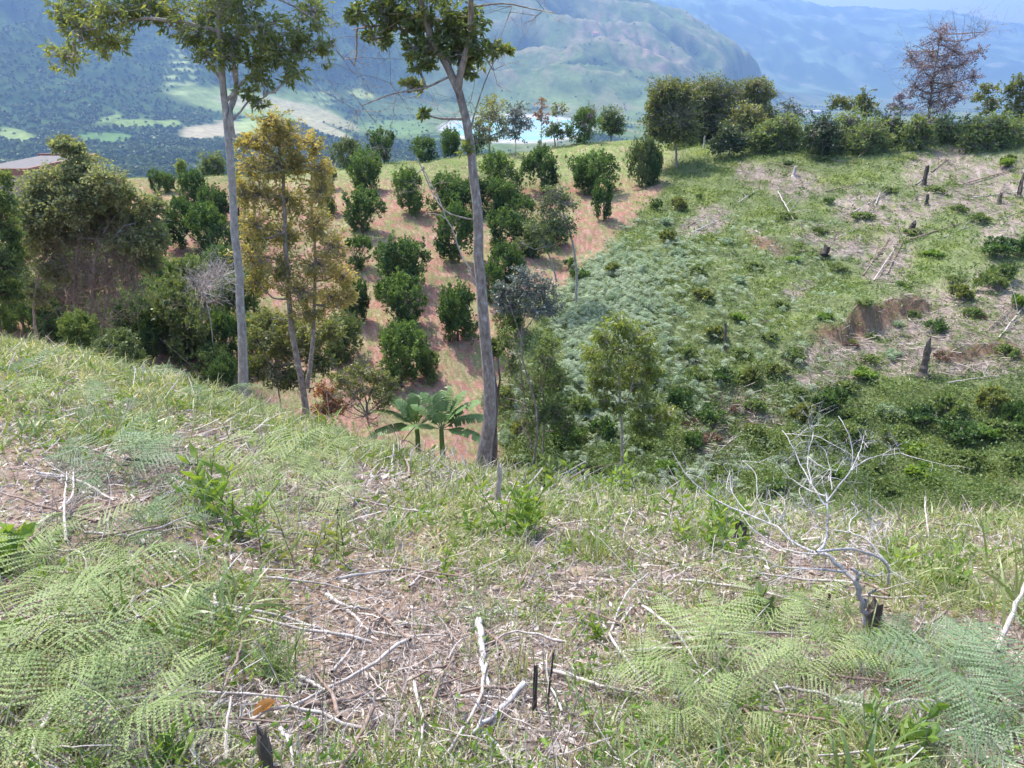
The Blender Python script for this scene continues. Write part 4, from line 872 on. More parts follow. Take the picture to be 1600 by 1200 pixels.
    k = (rng.rand(len(X)) < bare * .65 + slope * .03); X, Y, Z, dep = [q[k] for q in (X, Y, Z, dep)]; n = len(X)
    a = rng.rand(n) * np.pi * 2; D = np.stack([np.cos(a), np.sin(a), .15 * rng.randn(n) + .12], -1); s = np.linspace(0, 1, 3)[None, :, None]
    L = rng.uniform(.2, .8, n)[:, None, None]; P = np.stack([X, Y, Z + .03], -1)[:, None] + D[:, None] * L * s; P[:, 1:, 2] = np.maximum(P[:, 1:, 2], H(P[:, 1:, 0], P[:, 1:, 1]) + .01); 
    V, F = tubes(P, np.repeat(rng.uniform(.006, .014, n)[:, None], 3, 1), 3)
    o = mk('brush_litter', V, F, M['straw'], rnd=np.repeat(np.clip(.3 + .25 * rng.randn(n), 0, 1), 9)); tag(o, 'cut twigs and dry litter strewn over the cleared hillside', kind='stuff')

def frond_geo(rng, L, npin, detail, rise=.6):
    """one arching bracken frond lying along +X, unit rise: returns V, F list, rnd. detail 0: pinna = lozenge; 1: pinnules"""
    a = Acc(); n = 14; s = np.linspace(0, 1, n)
    mid = np.stack([L * (s - .10 * s**2), L * .10 * rng.randn() * s**2, L * (rise * s - (rise + .12) * s**2.0)], -1)
    V, F = tubes(mid[None], (.004 * (1 - .8 * s) * L / .7)[None], 3); a.add(V, F, .75)
    ss = np.linspace(.26, .98, npin) + rng.randn(npin) * .003; P, D, Ln = [], [], []
    for q in ss:
        p = np.array([np.interp(q, s, mid[:, i]) for i in range(3)]); T = norm(np.array([np.interp(min(q + .02, 1), s, mid[:, i]) for i in range(3)]) - np.array([np.interp(q - .02, s, mid[:, i]) for i in range(3)]))
        w_ = L * .36 * (1 - (q - .26) / .74)**.85 * min(1, (q - .16) * 6) + .012
        for sg in (-1, 1):
            d = norm(T * .45 + np.array([0, sg, 0]) - np.array([0, 0, .22 + .28 * rng.rand()]) + .04 * rng.randn(3)); P.append(p); D.append(d); Ln.append(w_ * rng.uniform(.8, 1.15))
    P, D, Ln = map(np.array, (P, D, Ln)); up = np.array([0, 0, 1.])
    S = norm(np.cross(D, up)); wd = np.minimum(Ln * .16, L * .035)
    if detail == 0:
        mid_ = P + D * Ln[:, None] * .4
        V = np.stack([P, mid_ + S * wd[:, None] * .5, P + D * Ln[:, None] - up * .15 * Ln[:, None], mid_ - S * wd[:, None] * .5], 1).reshape(-1, 3); a.add(V, np.arange(len(V)).reshape(-1, 4), np.repeat(.5 + .1 * rng.randn(len(P)), 4))
    else:
        for p, d, l, sd in zip(P, D, Ln, S):
            k = max(4, int(l / (L * .024))); q = np.linspace(.06, .97, k)[:, None]; c = p + d * l * q - up * .16 * l * q**2
            w2 = (L * .017 * (1 - .8 * q**1.5) * np.minimum(1, q * 6 + .5)) * rng.uniform(.8, 1.1, (k, 1))
            for sg in (-1, 1):
                dd = norm(sd * sg + d * .45 - up * .12); e = d * (l / k * .43)
                V = np.stack([c - e * 1.1, c + e * 1.1, c + dd * w2 + e * .5, c + dd * w2 * .9 + e * .1], 1).reshape(-1, 3); a.add(V, np.arange(len(V)).reshape(-1, 4), np.clip(.5 + .12 * rng.randn(), 0, 1))
            V, F = tubes(np.stack([p, p + d * l * .6 - up * .06 * l, p + d * l - up * .16 * l])[None], np.array([[.0016, .0012, .0005]]) * L / .7, 3); a.add(V, F, .7)
    V, F, R = a.get(); return V, F, R
leafy_cover()

# landmarks for telling look-alikes apart
LM = [((382,628),'pale grey tree foot'),((478,628),'orange tree foot'),((690,700),'larger banana plant'),((751,722),'curved trunk foot'),((778,735),'pale cut stake'),((972,750),'slender tree foot'),
      ((1370,515),'eroded earth bank'),((1447,222),'purple tree foot'),((1443,280),'black charred stake'),((1340,960),'bleached shrub foot'),((1440,560),'tall rotten stump'),((1595,290),'brown edge post'),
      ((1110,345),'bare nose patch'),((1110,700),'brown brush pile'),((755,1020),'white peeled log'),((835,1080),'burnt stubs'),((420,1040),'spiky grass tussock'),((190,940),'reed blades'),((400,1110),'curled orange leaf'),((345,770),'bright sapling sprout'),((800,790),'stakeside weed'),((1060,250),'gully top')]
_seen = set(); ORD = ['', 'first', 'second', 'third', 'fourth', 'fifth', 'sixth', 'seventh', 'eighth', 'ninth', 'tenth', 'eleventh']
def where(kind, px, py, zone):
    """a phrase that points to one thing: nearest landmark, side and rank"""
    o = sorted(LM, key=lambda q: math.hypot(q[0][0] - px, (q[0][1] - py) * 1.3))
    for (c, nm) in o[:4]:
        dx, dy = px - c[0], py - c[1]
        dist = math.hypot(dx, dy)
        side = ('uphill of' if zone == 'far' else 'beyond') if dy < -abs(dx) else ('below' if zone == 'far' else 'in front of') if dy > abs(dx) else ('right of' if dx > 0 else 'left of')
        for adv in (('just ' if dist < 70 else 'some way ' if dist < 150 else 'well '),):
            s = f'{kind} {adv}{side} the {nm}'
            if s not in _seen: _seen.add(s); return s
        second = o[1][1] if nm != o[1][1] else o[0][1]
        s = f'{kind} {side} the {nm}, towards the {second}'
        if s not in _seen: _seen.add(s); return s
    for k in range(2, 60):
        s = f'{kind} {side} the {nm}, {ORD[k] if k < 12 else str(k) + "th"} out from it'
        if s not in _seen: _seen.add(s); return s

# ---- small shrubs on the far slope
def shrub_proto(seed, leaf, n=14, L=.11, W=.055, flat=.7):
    rng = np.random.RandomState(seed); root = empty('slope_shrub', (0, 0, 0)); ta = Acc(); la = Acc()
    for k in range(5):
        an = k * 1.25 + rng.rand(); limb(ta, [(0, 0, -.06), (.12 * math.cos(an), .12 * math.sin(an), .2), (.3 * math.cos(an), .3 * math.sin(an), .5 * flat)], .015, .006, 5, 4, rng, .008)
    ta.put('stems', M['bark_brown'], None, root)
    for k in range(n):
        an = rng.rand() * 6.28; r = .36 * math.sqrt(rng.rand()); z = flat * (.62 - 1.1 * r * r) * rng.uniform(.5, 1); rd = rng.uniform(.10, .18)
        clump_leaves(la, rng, np.array([r * math.cos(an), r * math.sin(an), z]), np.array([rd, rd, rd * .8]), 13, 9, L, W, .5 + .12 * rng.randn(), up=.6, droop=.1)
    la.put('foliage', leaf, None, root); return root
SHP = [shrub_proto(201, M['shrub'], 16, .085, .045), shrub_proto(202, M['citrus'], 16, .085, .045, .9), shrub_proto(203, M['weed'], 12, .12, .07, .7), shrub_proto(204, M['brown'], 10, .07, .03, .6), shrub_proto(205, M['bracken'], 14, .10, .03, .6), shrub_proto(206, M['olive'], 16, .09, .05, .8)]
sp_used = [0] * 6; SN = ['leafy green shrub', 'dense dark green shrub', 'bright weed clump', 'dry brown shrub', 'pale fern clump', 'yellowish green shrub']
SHR = [(1362,528,26,16,0),(1402,508,24,14,4),(1330,538,22,14,5),(1428,494,26,18,0),(1330,690,60,60,0),(1250,660,50,50,5),(1480,650,70,60,0),(1550,640,60,60,5),(1400,690,60,50,0),(1585,665,50,60,1),(1510,755,60,50,0),(1440,770,60,44,2),(1380,780,50,40,0),(1580,770,60,50,0),(1300,640,44,50,1),(1170,600,44,44,5),(1060,640,50,50,1),(1040,660,50,50,0),(1130,740,50,44,0),(1180,690,44,44,5),(940,690,50,54,1),(905,650,50,60,0),(880,700,50,60,1),(820,690,44,60,5),(860,610,36,60,1),(770,560,40,50,5),(790,640,40,56,5),(765,640,30,60,4),(840,740,60,60,0),(800,735,40,50,5),(1005,765,44,50,0),(1560,440,50,50,0),(1500,470,46,40,5),(1460,520,40,30,1),(1210,585,44,30,5),(1240,560,40,28,0),(1120,530,44,34,5),(1075,560,44,40,0),(1020,600,44,44,1),(1100,470,40,30,5),(1090,430,34,30,0),(1040,380,34,34,5),(1060,330,34,34,5),(960,430,34,30,5),(1560,405,62,46,1),(1545,450,56,50,0),(1590,400,40,40,1),(1520,495,36,30,0),(1590,480,30,36,2),(1575,555,40,30,0),(1325,610,40,30,0),(1350,590,44,26,2),(1285,640,36,34,1),(1250,620,30,26,0),(1130,600,44,36,1),(1085,590,44,32,0),(1160,560,40,30,0),
 (1180,640,40,34,0),(1110,660,50,40,1),(1080,700,40,40,1),(1210,700,40,30,0),(1270,690,50,40,0),(1330,660,50,36,0),(1390,650,50,36,4),(1440,665,60,44,1),(1500,690,70,50,1),(1560,680,60,46,0),(1590,720,50,44,1),(1420,720,46,36,2),(1530,720,50,40,2),(1470,735,50,36,0),(1360,740,46,30,0),
 (1300,745,40,30,2),(1210,770,40,36,2),(1240,745,40,30,0),(1000,700,50,40,0),(1040,730,40,34,2),(930,725,40,34,0),(900,690,40,40,1),(870,740,40,36,2),(820,725,44,40,0),(790,690,36,36,4),(905,755,40,30,0),(1080,770,40,34,2),(840,765,40,30,0),
 (1295,318,18,14,1),(1092,312,12,14,1),(1232,258,22,10,1),(1285,250,26,12,0),(1390,300,30,16,0),(1460,300,34,18,0),(1570,262,26,26,2),(1580,250,20,16,0),(1500,330,30,20,0),(1425,365,36,16,0),(1280,365,30,18,0),(1230,340,34,18,0),(1345,340,40,18,0),(1530,345,34,22,0),
 (1180,420,34,20,0),(1060,400,30,22,4),(1150,440,30,20,4),(1220,480,34,20,0),(1290,500,34,20,2),(1350,475,30,16,0),(1410,450,34,18,0),(1490,440,30,20,0),(1460,400,36,16,2),(1310,420,34,16,0),(1240,410,30,16,2),(1040,350,26,20,4),(1130,380,34,18,4),(1395,560,40,26,4),(1360,565,34,24,0),(1200,530,34,22,0),(1150,500,30,20,2),
 (1535,498,22,18,3),(930,640,44,38,4),(905,600,36,30,4),(1010,480,36,28,4),(960,470,34,26,4),(930,520,36,30,4),(1040,540,40,30,4),(905,450,30,24,4),(1000,420,34,24,4),(1055,490,34,24,4),(895,560,30,30,4),(880,640,30,36,0),(905,440,34,30,1),(890,420,24,24,1),(1025,330,24,26,1),(1150,640,40,22,3),(1110,690,44,30,3),(1075,665,30,26,3),(1470,560,36,26,3),(1330,540,30,18,3)]
for i, (px, py, wd, ht, k) in enumerate(SHR):
    P = G(px, py) if py < 720 else onground(px, py, np.interp(py, [720, 780], [26, 23.5]))
    m = depth_of(P) / FPX; r = SHP[k] if not sp_used[k] else copy_tree(SHP[k]); sp_used[k] = 1
    r.location = P - np.array([0, 0, .05]); r.rotation_euler = (0, 0, i * 1.9); r.scale = (wd * m, wd * m, ht * m * 1.25)
    tag(r, where(SN[k], px, py, 'far'), 'shrub', 'shrubs scattered over the far slope and hollow')

# ---- stumps, stakes, logs on the slope
def stake(name, label, px, py, hpx, wpx, mat, cat, tilt=0, Y=None, seed=0, top='broken', group=None):
    P = G(px, py) if Y is None else onground(px, py, Y); m = depth_of(P) / FPX; rng = np.random.RandomState(seed)
    h, r = hpx * m, wpx * m / 2; n = 10; s = np.linspace(0, 1, n)
    L = np.stack([tilt * h * s, .05 * h * s, -.08 + (h + .08) * s], -1) + rng.randn(n, 3) * r * .08
    sides = 11; R = r * (1.2 - .4 * s + .9 * np.exp(-s * 9)) * (1 + .08 * rng.randn(n))
    V, F = tubes(L[None], R[None], sides); V = V.reshape(n, sides, 3); an = np.arange(sides)
    V[:, :, :2] += (rng.randn(1, sides, 1) * r * .12); V[-1, :, 2] += rng.rand(sides)**2 * min(h * .45, r * 4) * (1 if top == 'broken' else .1); V[-1, :, :2] += 0
    V = V.reshape(-1, 3); c = len(V); V = np.vstack([V, [L[-1] + [0, 0, -.02 * h]]]); lid = np.array([[c, (n - 1) * sides + i, (n - 1) * sides + (i + 1) % sides] for i in range(sides)])
    o = mk(name, V, [F, lid], mat); o.location = P; tag(o, label, cat, group); return o
stake('charred_stake', 'black charred stake standing in a bare patch near the ridge', 1443, 289, 23, 6, M['char'], 'stake', .05, seed=1)
stake('wooden_post', 'brown weathered post by the frame edge high on the cleared slope', 1592, 308, 26, 6, M['bark_dark'], 'post', -.03, seed=2)
stake('rotten_stump', 'tall rotten brown stump standing below the eroded earth bank', 1440, 588, 46, 12, M['bark_dark'], 'tree stump', .05, seed=3)
stake('thin_stake', 'thin dark stake amid green weeds on the middle of the slope', 1133, 548, 42, 4, M['bark_dark'], 'stake', -.08, seed=4)
stake('small_stump', 'small dark stump in brush below the charred stake', 1423, 362, 12, 9, M['char'], 'tree stump', .2, seed=5)
stake('small_stump', 'small dark stump at the lower end of a bare patch mid slope', 1286, 402, 14, 12, M['char'], 'tree stump', .3, seed=6)
stake('small_stump', 'tiny charred stump between the charred stake and the frame edge', 1447, 320, 12, 5, M['char'], 'tree stump', 0, seed=7)
stake('small_stump', 'short stump near the brown edge post', 1560, 318, 14, 6, M['bark_dark'], 'tree stump', .1, seed=8)
stake('small_stump', 'pale stump stub high on the slope below the light green ridge tree', 1240, 275, 14, 5, M['stick'], 'tree stump', .1, seed=9)
for i, (px, py) in enumerate([(1100,232),(1112,234),(1124,232),(1136,235),(1148,233),(1158,234)]):
    stake('fence_post', ['weathered fence post nearest the gully top','second fence post from the gully top','third fence post from the gully top','fourth fence post from the gully top','fifth fence post from the gully top','last fence post before the hedge'][i], px, py, 17, 2.6, M['stick'], 'fence post', .03 * (i % 3 - 1), seed=20 + i, group='fence posts below the dark ridge trees')
def log_(name, label, pts, r_px, mat, cat, group=None, seed=0, lift=.04, branches=0, Yfix=None):
    rng = np.random.RandomState(seed + 900); P = []
    for q in pts:
        g = G(q[0], q[1]) if Yfix is None else onground(q[0], q[1], Yfix)
        P.append(g + [0, 0, lift + (q[2] if len(q) > 2 else 0)])
    if name == 'stick' and P[0][1] > 15.5: P[0] = onground(pts[0][0], pts[0][1], 11.3) + [0, 0, lift]
    for j in range(1, len(P)):
        if P[j][1] > P[0][1] * 1.6 + .3: P[j] = onground(pts[j][0], pts[j][1], min(P[j-1][1] * 1.05, P[0][1] * 1.3)) + [0, 0, lift + (pts[j][2] if len(pts[j]) > 2 else 0)]
    m = depth_of(P[0]) / FPX; a = Acc(); L = limb(a, P, r_px * m, r_px * m * .45, 16, 7, rng, r_px * m * .25)
    e = Acc()
    for b in range(branches):
        j = rng.randint(4, 14); d = norm(np.array([rng.randn(), rng.randn(), .5 + .5 * rng.rand()])); ln = np.linalg.norm(L[-1] - L[0]) * rng.uniform(.2, .45)
        limb(a, [L[j], L[j] + d * ln * .5 + rng.randn(3) * .05 * ln, L[j] + d * ln + [0, 0, -.1 * ln]], r_px * m * .4, r_px * m * .12, 7, 5, rng, r_px * m * .1)
    tag(a.put(name, mat, np.array(P[0]), smooth=True), label, cat, group)
FL = [([(1200,255),(1260,268)],1.2,1),([(1215,300),(1240,345)],1.4,2),([(1290,300),(1350,288)],1.5,2),([(1330,335),(1390,300)],1.6,3),([(1350,345),(1368,312)],1.3,1),([(1368,320),(1380,290)],1.2,1),([(1455,270),(1480,250)],1.5,2),([(1430,290),(1465,262)],1.2,2),
      ([(1500,290),(1600,262)],1.6,2),([(1520,310),(1598,300)],1.4,2),([(1415,378),(1500,350)],1.8,3),([(1475,372),(1520,352)],1.3,1),([(1348,432),(1390,372)],1.7,3),([(1365,440),(1400,385)],1.4,2),([(1385,430),(1420,360)],1.5,2),([(1080,365),(1125,345)],1.5,3),
      ([(1075,355),(1105,335)],1.2,1),([(1180,362),(1222,388)],2.2,0),([(1240,395),(1300,390)],1.3,2),([(1560,530),(1600,480)],1.8,2),([(1540,520),(1590,470)],1.5,2),([(1480,600),(1560,588)],1.4,1),([(1500,590),(1515,575)],1.8,0),([(1420,500),(1440,520)],1.3,1),([(1150,520),(1205,500)],1.3,2),
      ([(1250,455),(1290,445)],1.2,2),([(1100,700),(1140,640)],1.6,3),([(1120,710),(1165,670)],1.5,3),([(1170,700),(1185,650)],1.6,2),([(1185,690),(1200,650)],1.5,1),([(1075,640),(1120,700)],1.2,3),([(1560,345),(1600,330)],1.4,1),([(1290,250),(1380,262)],1.1,1),([(1180,300),(1150,320)],1.2,1)]
for i, (pts, r, b) in enumerate(FL):
    log_('fallen_branch', where('pale fallen branch' if i % 3 else 'grey fallen branch', *pts[0], 'far'), pts, r * .8, M['stick'] if i % 2 else M['stick_brown'], 'branch', 'branches felled on the cleared slope', i, .06, b + 2)

# ---------------------------------------------------------------- houses
def house(name, label, px, py, Y, wdt, dep, hgt, roof_h, wall, roofc, rot=0, flat=False, windows=3):
    B = onground(px, py, Y); root = empty(name, B, rot); tag(root, label, 'house', 'farm buildings in the valley')
    def box(x0, x1, y0, y1, z0, z1):
        V = np.array([[x, y, z] for x in (x0, x1) for y in (y0, y1) for z in (z0, z1)], float)
        return V, np.array([[0, 1, 3, 2], [4, 6, 7, 5], [0, 4, 5, 1], [2, 3, 7, 6], [0, 2, 6, 4], [1, 5, 7, 3]])
    a = Acc(); a.add(*box(-wdt/2, wdt/2, -dep/2, dep/2, -hgt, hgt)); V, F, R = a.get(); mk('wall', V, F, wall, root)
    a = Acc()
    if flat:
        a.add(*box(-wdt/2-.3, wdt/2+.3, -dep/2-.3, dep/2+.3, hgt + .01, hgt + .25))
    else:
        o = .6; x0, x1, y0, y1 = -wdt/2-o, wdt/2+o, -dep/2-o, dep/2+o; V = np.array([[x0,y0,hgt],[x1,y0,hgt],[x1,y1,hgt],[x0,y1,hgt],[x0,0,hgt+roof_h],[x1,0,hgt+roof_h]], float); V[:, 2] += .02
        V2 = V.copy(); V2[:, 2] += .25
        Vv = np.vstack([V, V2]); a.add(Vv, np.array([[6,7,11,10],[8,9,10,11],[0,3,2,1],[0,1,7,6],[2,3,9,8]])); a.add(Vv, np.array([[6,10,9],[7,8,11]])); a.add(Vv, np.array([[0,6,9,3],[1,2,8,7]]))
    V, F, R = a.get(); mk('roof', V, F, roofc, root)
    for k in range(windows):
        x = -wdt/2 + wdt * (k + .5) / windows; a = Acc(); a.add(*box(x - .55, x + .55, -dep/2 - .06, -dep/2 - .01, hgt * .35, hgt * .75)); V, F, R = a.get(); mk('window', V, F, MW, root)
    return root
MW = plainmat('dark_glass', (.05, .06, .07), .2); MWL = plainmat('white_wall', (.75, .72, .68)); MWR = plainmat('tin_roof', (.50, .47, .46), .5); MOR = plainmat('orange_wall', (.62, .33, .20)); MTR = plainmat('tile_roof', (.45, .20, .13)); MPK = plainmat('pink_wall', (.66, .45, .42))
house('farm_building', 'long shed with pale tin roof on the valley floor beyond the tangled tree', 190, 232, 950, 34, 16, 3, 3.5, MWL, MWR, .12, windows=5)
house('farm_building', 'smaller white-roofed shed beside the long one in the valley', 157, 230, 960, 18, 12, 3, 3, MWL, MWR, .3)
house('farm_house', 'small orange-walled house in the valley beyond the crest', 264, 252, 720, 9, 8, 3, 2, MOR, MTR, .2)
house('farm_house', 'tiny white house in the valley, left of the orange-walled one', 240, 254, 800, 8, 7, 2.6, 2, MWL, MWR, -.2)
house('hill_house', 'pinkish house high on the bare hillside across the valley', 928, 108, 3550, 26, 16, 7, 5, MPK, MTR, .1)
house('valley_hall', 'low white building glinting in the far valley beyond the ridge hedge', 1272, 164, 3600, 60, 30, 6, 5, MWL, MWR, .1, windows=6)
house('valley_hall', 'flat pale building in the far valley by the dark ridge trees', 1222, 163, 3600, 50, 26, 6, 4, MWL, MWR, .0, windows=6)
def roof_terrace():
    Y = 52; B = at(20, 272, Y); root = empty('brick_house', B); tag(root, 'brick house top with a flat grey roof edged in red at the frame edge', 'house')
    def slab(q, z0, z1):
        V = []; 
        for x, y, dy in q:
            p = at(x, y, Y + dy)
            V.append(p + [0, 0, z0]); V.append(p + [0, 0, z1])
        V = np.array(V); n = len(q); F = [np.array([[2*i, 2*((i+1)%n), 2*((i+1)%n)+1, 2*i+1] for i in range(n)])]
        return V, F, n
    A = at(-60, 262, Y); C_ = at(72, 266, Y)
    x0, x1, z = A[0], at(42, 266, Y)[0], at(0, 264, Y)[2]
    def box(x0, x1, y0, y1, z0, z1):
        V = np.array([[x, y, z_] for x in (x0, x1) for y in (y0, y1) for z_ in (z0, z1)], float)
        return V, np.array([[0, 1, 3, 2], [4, 6, 7, 5], [0, 4, 5, 1], [2, 3, 7, 6], [0, 2, 6, 4], [1, 5, 7, 3]])
    brick = plainmat('red_brick', (.26, .13, .10), .9, .3, 8); grey = plainmat('grey_render', (.13, .12, .115), .9); pk = plainmat('pinkish_plaster', (.36, .28, .24), .9)
    a = Acc(); a.add(*box(x0, x1, Y, Y + 9, z - 4.5, z - .35)); V, F, R = a.get(); put('wall', V, F, pk, B, root)
    a = Acc(); a.add(*box(x0 + .12, x1 - .12, Y + .12, Y + 8.88, z - .34, z - .1)); V, F, R = a.get(); put('roof', V, F, grey, B, root)
    for bx in (box(x0 - .1, x1 + .1, Y - .1, Y + .1, z - .345, z + .04), box(x0 - .1, x1 + .1, Y + 8.9, Y + 9.1, z - .345, z + .04), box(x1 - .1, x1 + .1, Y + .101, Y + 8.899, z - .345, z + .04)):
        V, F = bx; put('parapet', V, F, brick, B, root)
roof_terrace()
# ================================================================ the near slope
def near_dens(px, py, n1, n2):
    """how green (0 straw, 1 grass) the near slope is"""
    g = .42 + 0 * px
    g = np.maximum(g, 1.0 * ell(px, py, (180, 610, 420, 105, 12), .3))
    g = np.maximum(g, .95 * ell(px, py, (480, 690, 140, 45, 12), .4))
    g = np.maximum(g, .9 * ell(px, py, (1540, 900, 180, 110, 0), .4))
    g = np.maximum(g, .7 * ell(px, py, (1300, 1130, 330, 120, 0), .5))
    g = np.maximum(g, .62 * ell(px, py, (880, 830, 330, 90, 5), .5))
    g = np.maximum(g, .75 * ell(px, py, (60, 980, 220, 170, 0), .4))
    g = np.maximum(g, .6 * ell(px, py, (330, 980, 120, 90, 0), .4))
    for e in [(70,795,120,75,-10),(330,700,90,30,10),(700,1050,260,110,0),(560,960,140,80,0),(400,1140,240,70,0),(520,780,60,30,0)]:
        g = g * (1 - .8 * ell(px, py, e, .4))
    for e in [(1520,1100,130,110,0),(1130,1080,150,80,0),(100,1040,180,170,-10),(430,780,110,80,-10),(200,745,90,45,0)]:
        g = g * (1 - .55 * ell(px, py, e, .4))
    return np.clip(g * (1 + 1.6 * n1 + 1.3 * n2), .015, 1)
def near_cover():
    rng = np.random.RandomState(9)
    def pts(n, r0, r1):
        X, Y = sample_polar(rng, int(n * 1.5), r0 * .75, r1, -62, 62); Z = H(X, Y); P = np.stack([X, Y, Z], -1); px, py, dep = project(P)
        n1 = fbm(X * 1.1, Y * 1.1, 3); n2 = fbm(X * 4, Y * 4, 2); k = (py < 1800)
        return P[k], px[k], py[k], dep[k], n1[k], n2[k]
    # straw
    P, px, py, dep, n1, n2 = pts(38000, 1.35, 17); n = len(P)
    g = near_dens(px, py, n1, n2); k = rng.rand(n) < (1.05 - .75 * g); P, dep, n1 = P[k], dep[k], n1[k]; n = len(P)
    a = rng.rand(n) * 6.28; D = np.stack([np.cos(a), np.sin(a), .22 * np.abs(rng.randn(n))], -1)
    sc = np.clip(dep / 4.5, .75, 2.2)
    L = (.03 + .15 * rng.rand(n)**2.2) * sc; s = np.linspace(0, 1, 4)[None, :, None]
    Q = P[:, None] + D[:, None] * L[:, None, None] * s + rng.randn(n, 1, 3) * L[:, None, None] * .35 * s**2; hz = H(Q[..., 0], Q[..., 1]); Q[..., 2] = np.maximum(Q[..., 2], hz + .004) + rng.rand(n, 1) * .03
    V, F = tubes(Q, np.repeat(((.0008 + .003 * rng.rand(n)**2) * sc)[:, None], 4, 1), 3)
    o = mk('straw_litter', V, F, M['straw'], rnd=np.repeat(np.clip(.55 + .25 * rng.randn(n) + .2 * n1, 0, 1), 12)); tag(o, 'dry pale straw and stem litter lying over the near slope', kind='stuff')
    # crumpled dead leaves
    P, px, py, dep, n1, n2 = pts(52000, 1.35, 16); n = len(P); a = rng.rand(n) * 6.28; D = np.stack([np.cos(a), np.sin(a), .25 * rng.randn(n)], -1)
    l = rng.uniform(.02, .075, n) * np.clip(dep / 5, .7, 1.8); V, F, nv = leaves(P + [0, 0, .012], D, l, l * rng.uniform(.2, .5, n), rng, True, 0)
    o = mk('dead_leaves', V, list(F), M['straw'], rnd=np.repeat(np.clip(.35 + .3 * rng.randn(n), 0, 1), nv)); tag(o, 'crumpled dry leaves scattered in the straw', kind='stuff')
    # grass in tufts
    P, px, py, dep, n1, n2 = pts(26000, 1.35, 18.5); n = len(P); g = near_dens(px, py, n1, n2); k = rng.rand(n) < g * .95; P, dep, n1, g = P[k], dep[k], n1[k], g[k]; n = len(P)
    m = 9; N = n * m; sc = np.repeat(np.clip(dep / 6, .7, 2.0), m); hgt = np.repeat(rng.uniform(.5, 1.15, n) * (.6 + .6 * g), m)
    Pb = np.repeat(P, m, 0) + rng.randn(N, 3) * [.025, .025, 0] * sc[:, None]
    D = norm(rng.randn(N, 3) * [.5, .5, .2] + [0, 0, 1]); L = rng.uniform(.08, .27, N) * hgt * sc**.8
    V, F, nv = blades(Pb, D, L, rng.uniform(.004, .012, N) * sc**.9, rng.uniform(.2, 1.3, N), 4, rng=rng)
    rr = np.clip(.40 + .28 * np.repeat(rng.randn(n), m) + .12 * rng.randn(N) + .35 * np.repeat(n1, m), 0, 1)
    o = mk('grass', V, F, M['grass'], rnd=np.repeat(rr, nv)); tag(o, 'short green and yellowing grass over the near slope', kind='stuff')
    # taller thin dry stalks
    P, px, py, dep, n1, n2 = pts(1500, 2.0, 15); n = len(P); D = norm(rng.randn(n, 3) * [.3, .3, .1] + [0, 0, 1]); L = rng.uniform(.15, .5, n); s = np.linspace(0, 1, 4)[None, :, None]
    Q = P[:, None] + D[:, None] * L[:, None, None] * s + rng.randn(n, 1, 3) * L[:, None, None] * .12 * s**2; V, F = tubes(Q, (rng.uniform(.0010, .002, n) * np.clip(dep / 5, .8, 2))[:, None] * np.array([[1, .9, .8, .5]]), 3)
    o = mk('dry_stalks', V, F, M['straw'], rnd=np.repeat(np.clip(.35 + .2 * rng.randn(n), 0, 1), 12)); tag(o, 'thin upright dry stalks among the grass', kind='stuff')
    # small broad-leaved ground weeds
    P, px, py, dep, n1, n2 = pts(5200, 1.5, 17); n = len(P); g = near_dens(px, py, n1, n2); k = rng.rand(n) < g * .8; P, dep = P[k], dep[k]; n = len(P); m = 9; N = n * m
    Pb = np.repeat(P, m, 0); Pb[:, 2] += rng.rand(N) * .10; Pb[:, :2] += rng.randn(N, 2) * .03; D = norm(rng.randn(N, 3) * [1, 1, .5] + [0, 0, .5]); l = rng.uniform(.03, .075, N) * np.repeat(np.clip(dep / 6, .7, 1.8), m)
    V, F, nv = leaves(Pb, D, l, l * .38, rng, True, .1); o = mk('ground_weeds', V, list(F), M['weed'], rnd=np.repeat(np.clip(.5 + .2 * rng.randn(N), 0, 1), nv)); tag(o, 'small broad-leaved weeds sprouting through the straw', kind='stuff')
near_cover()

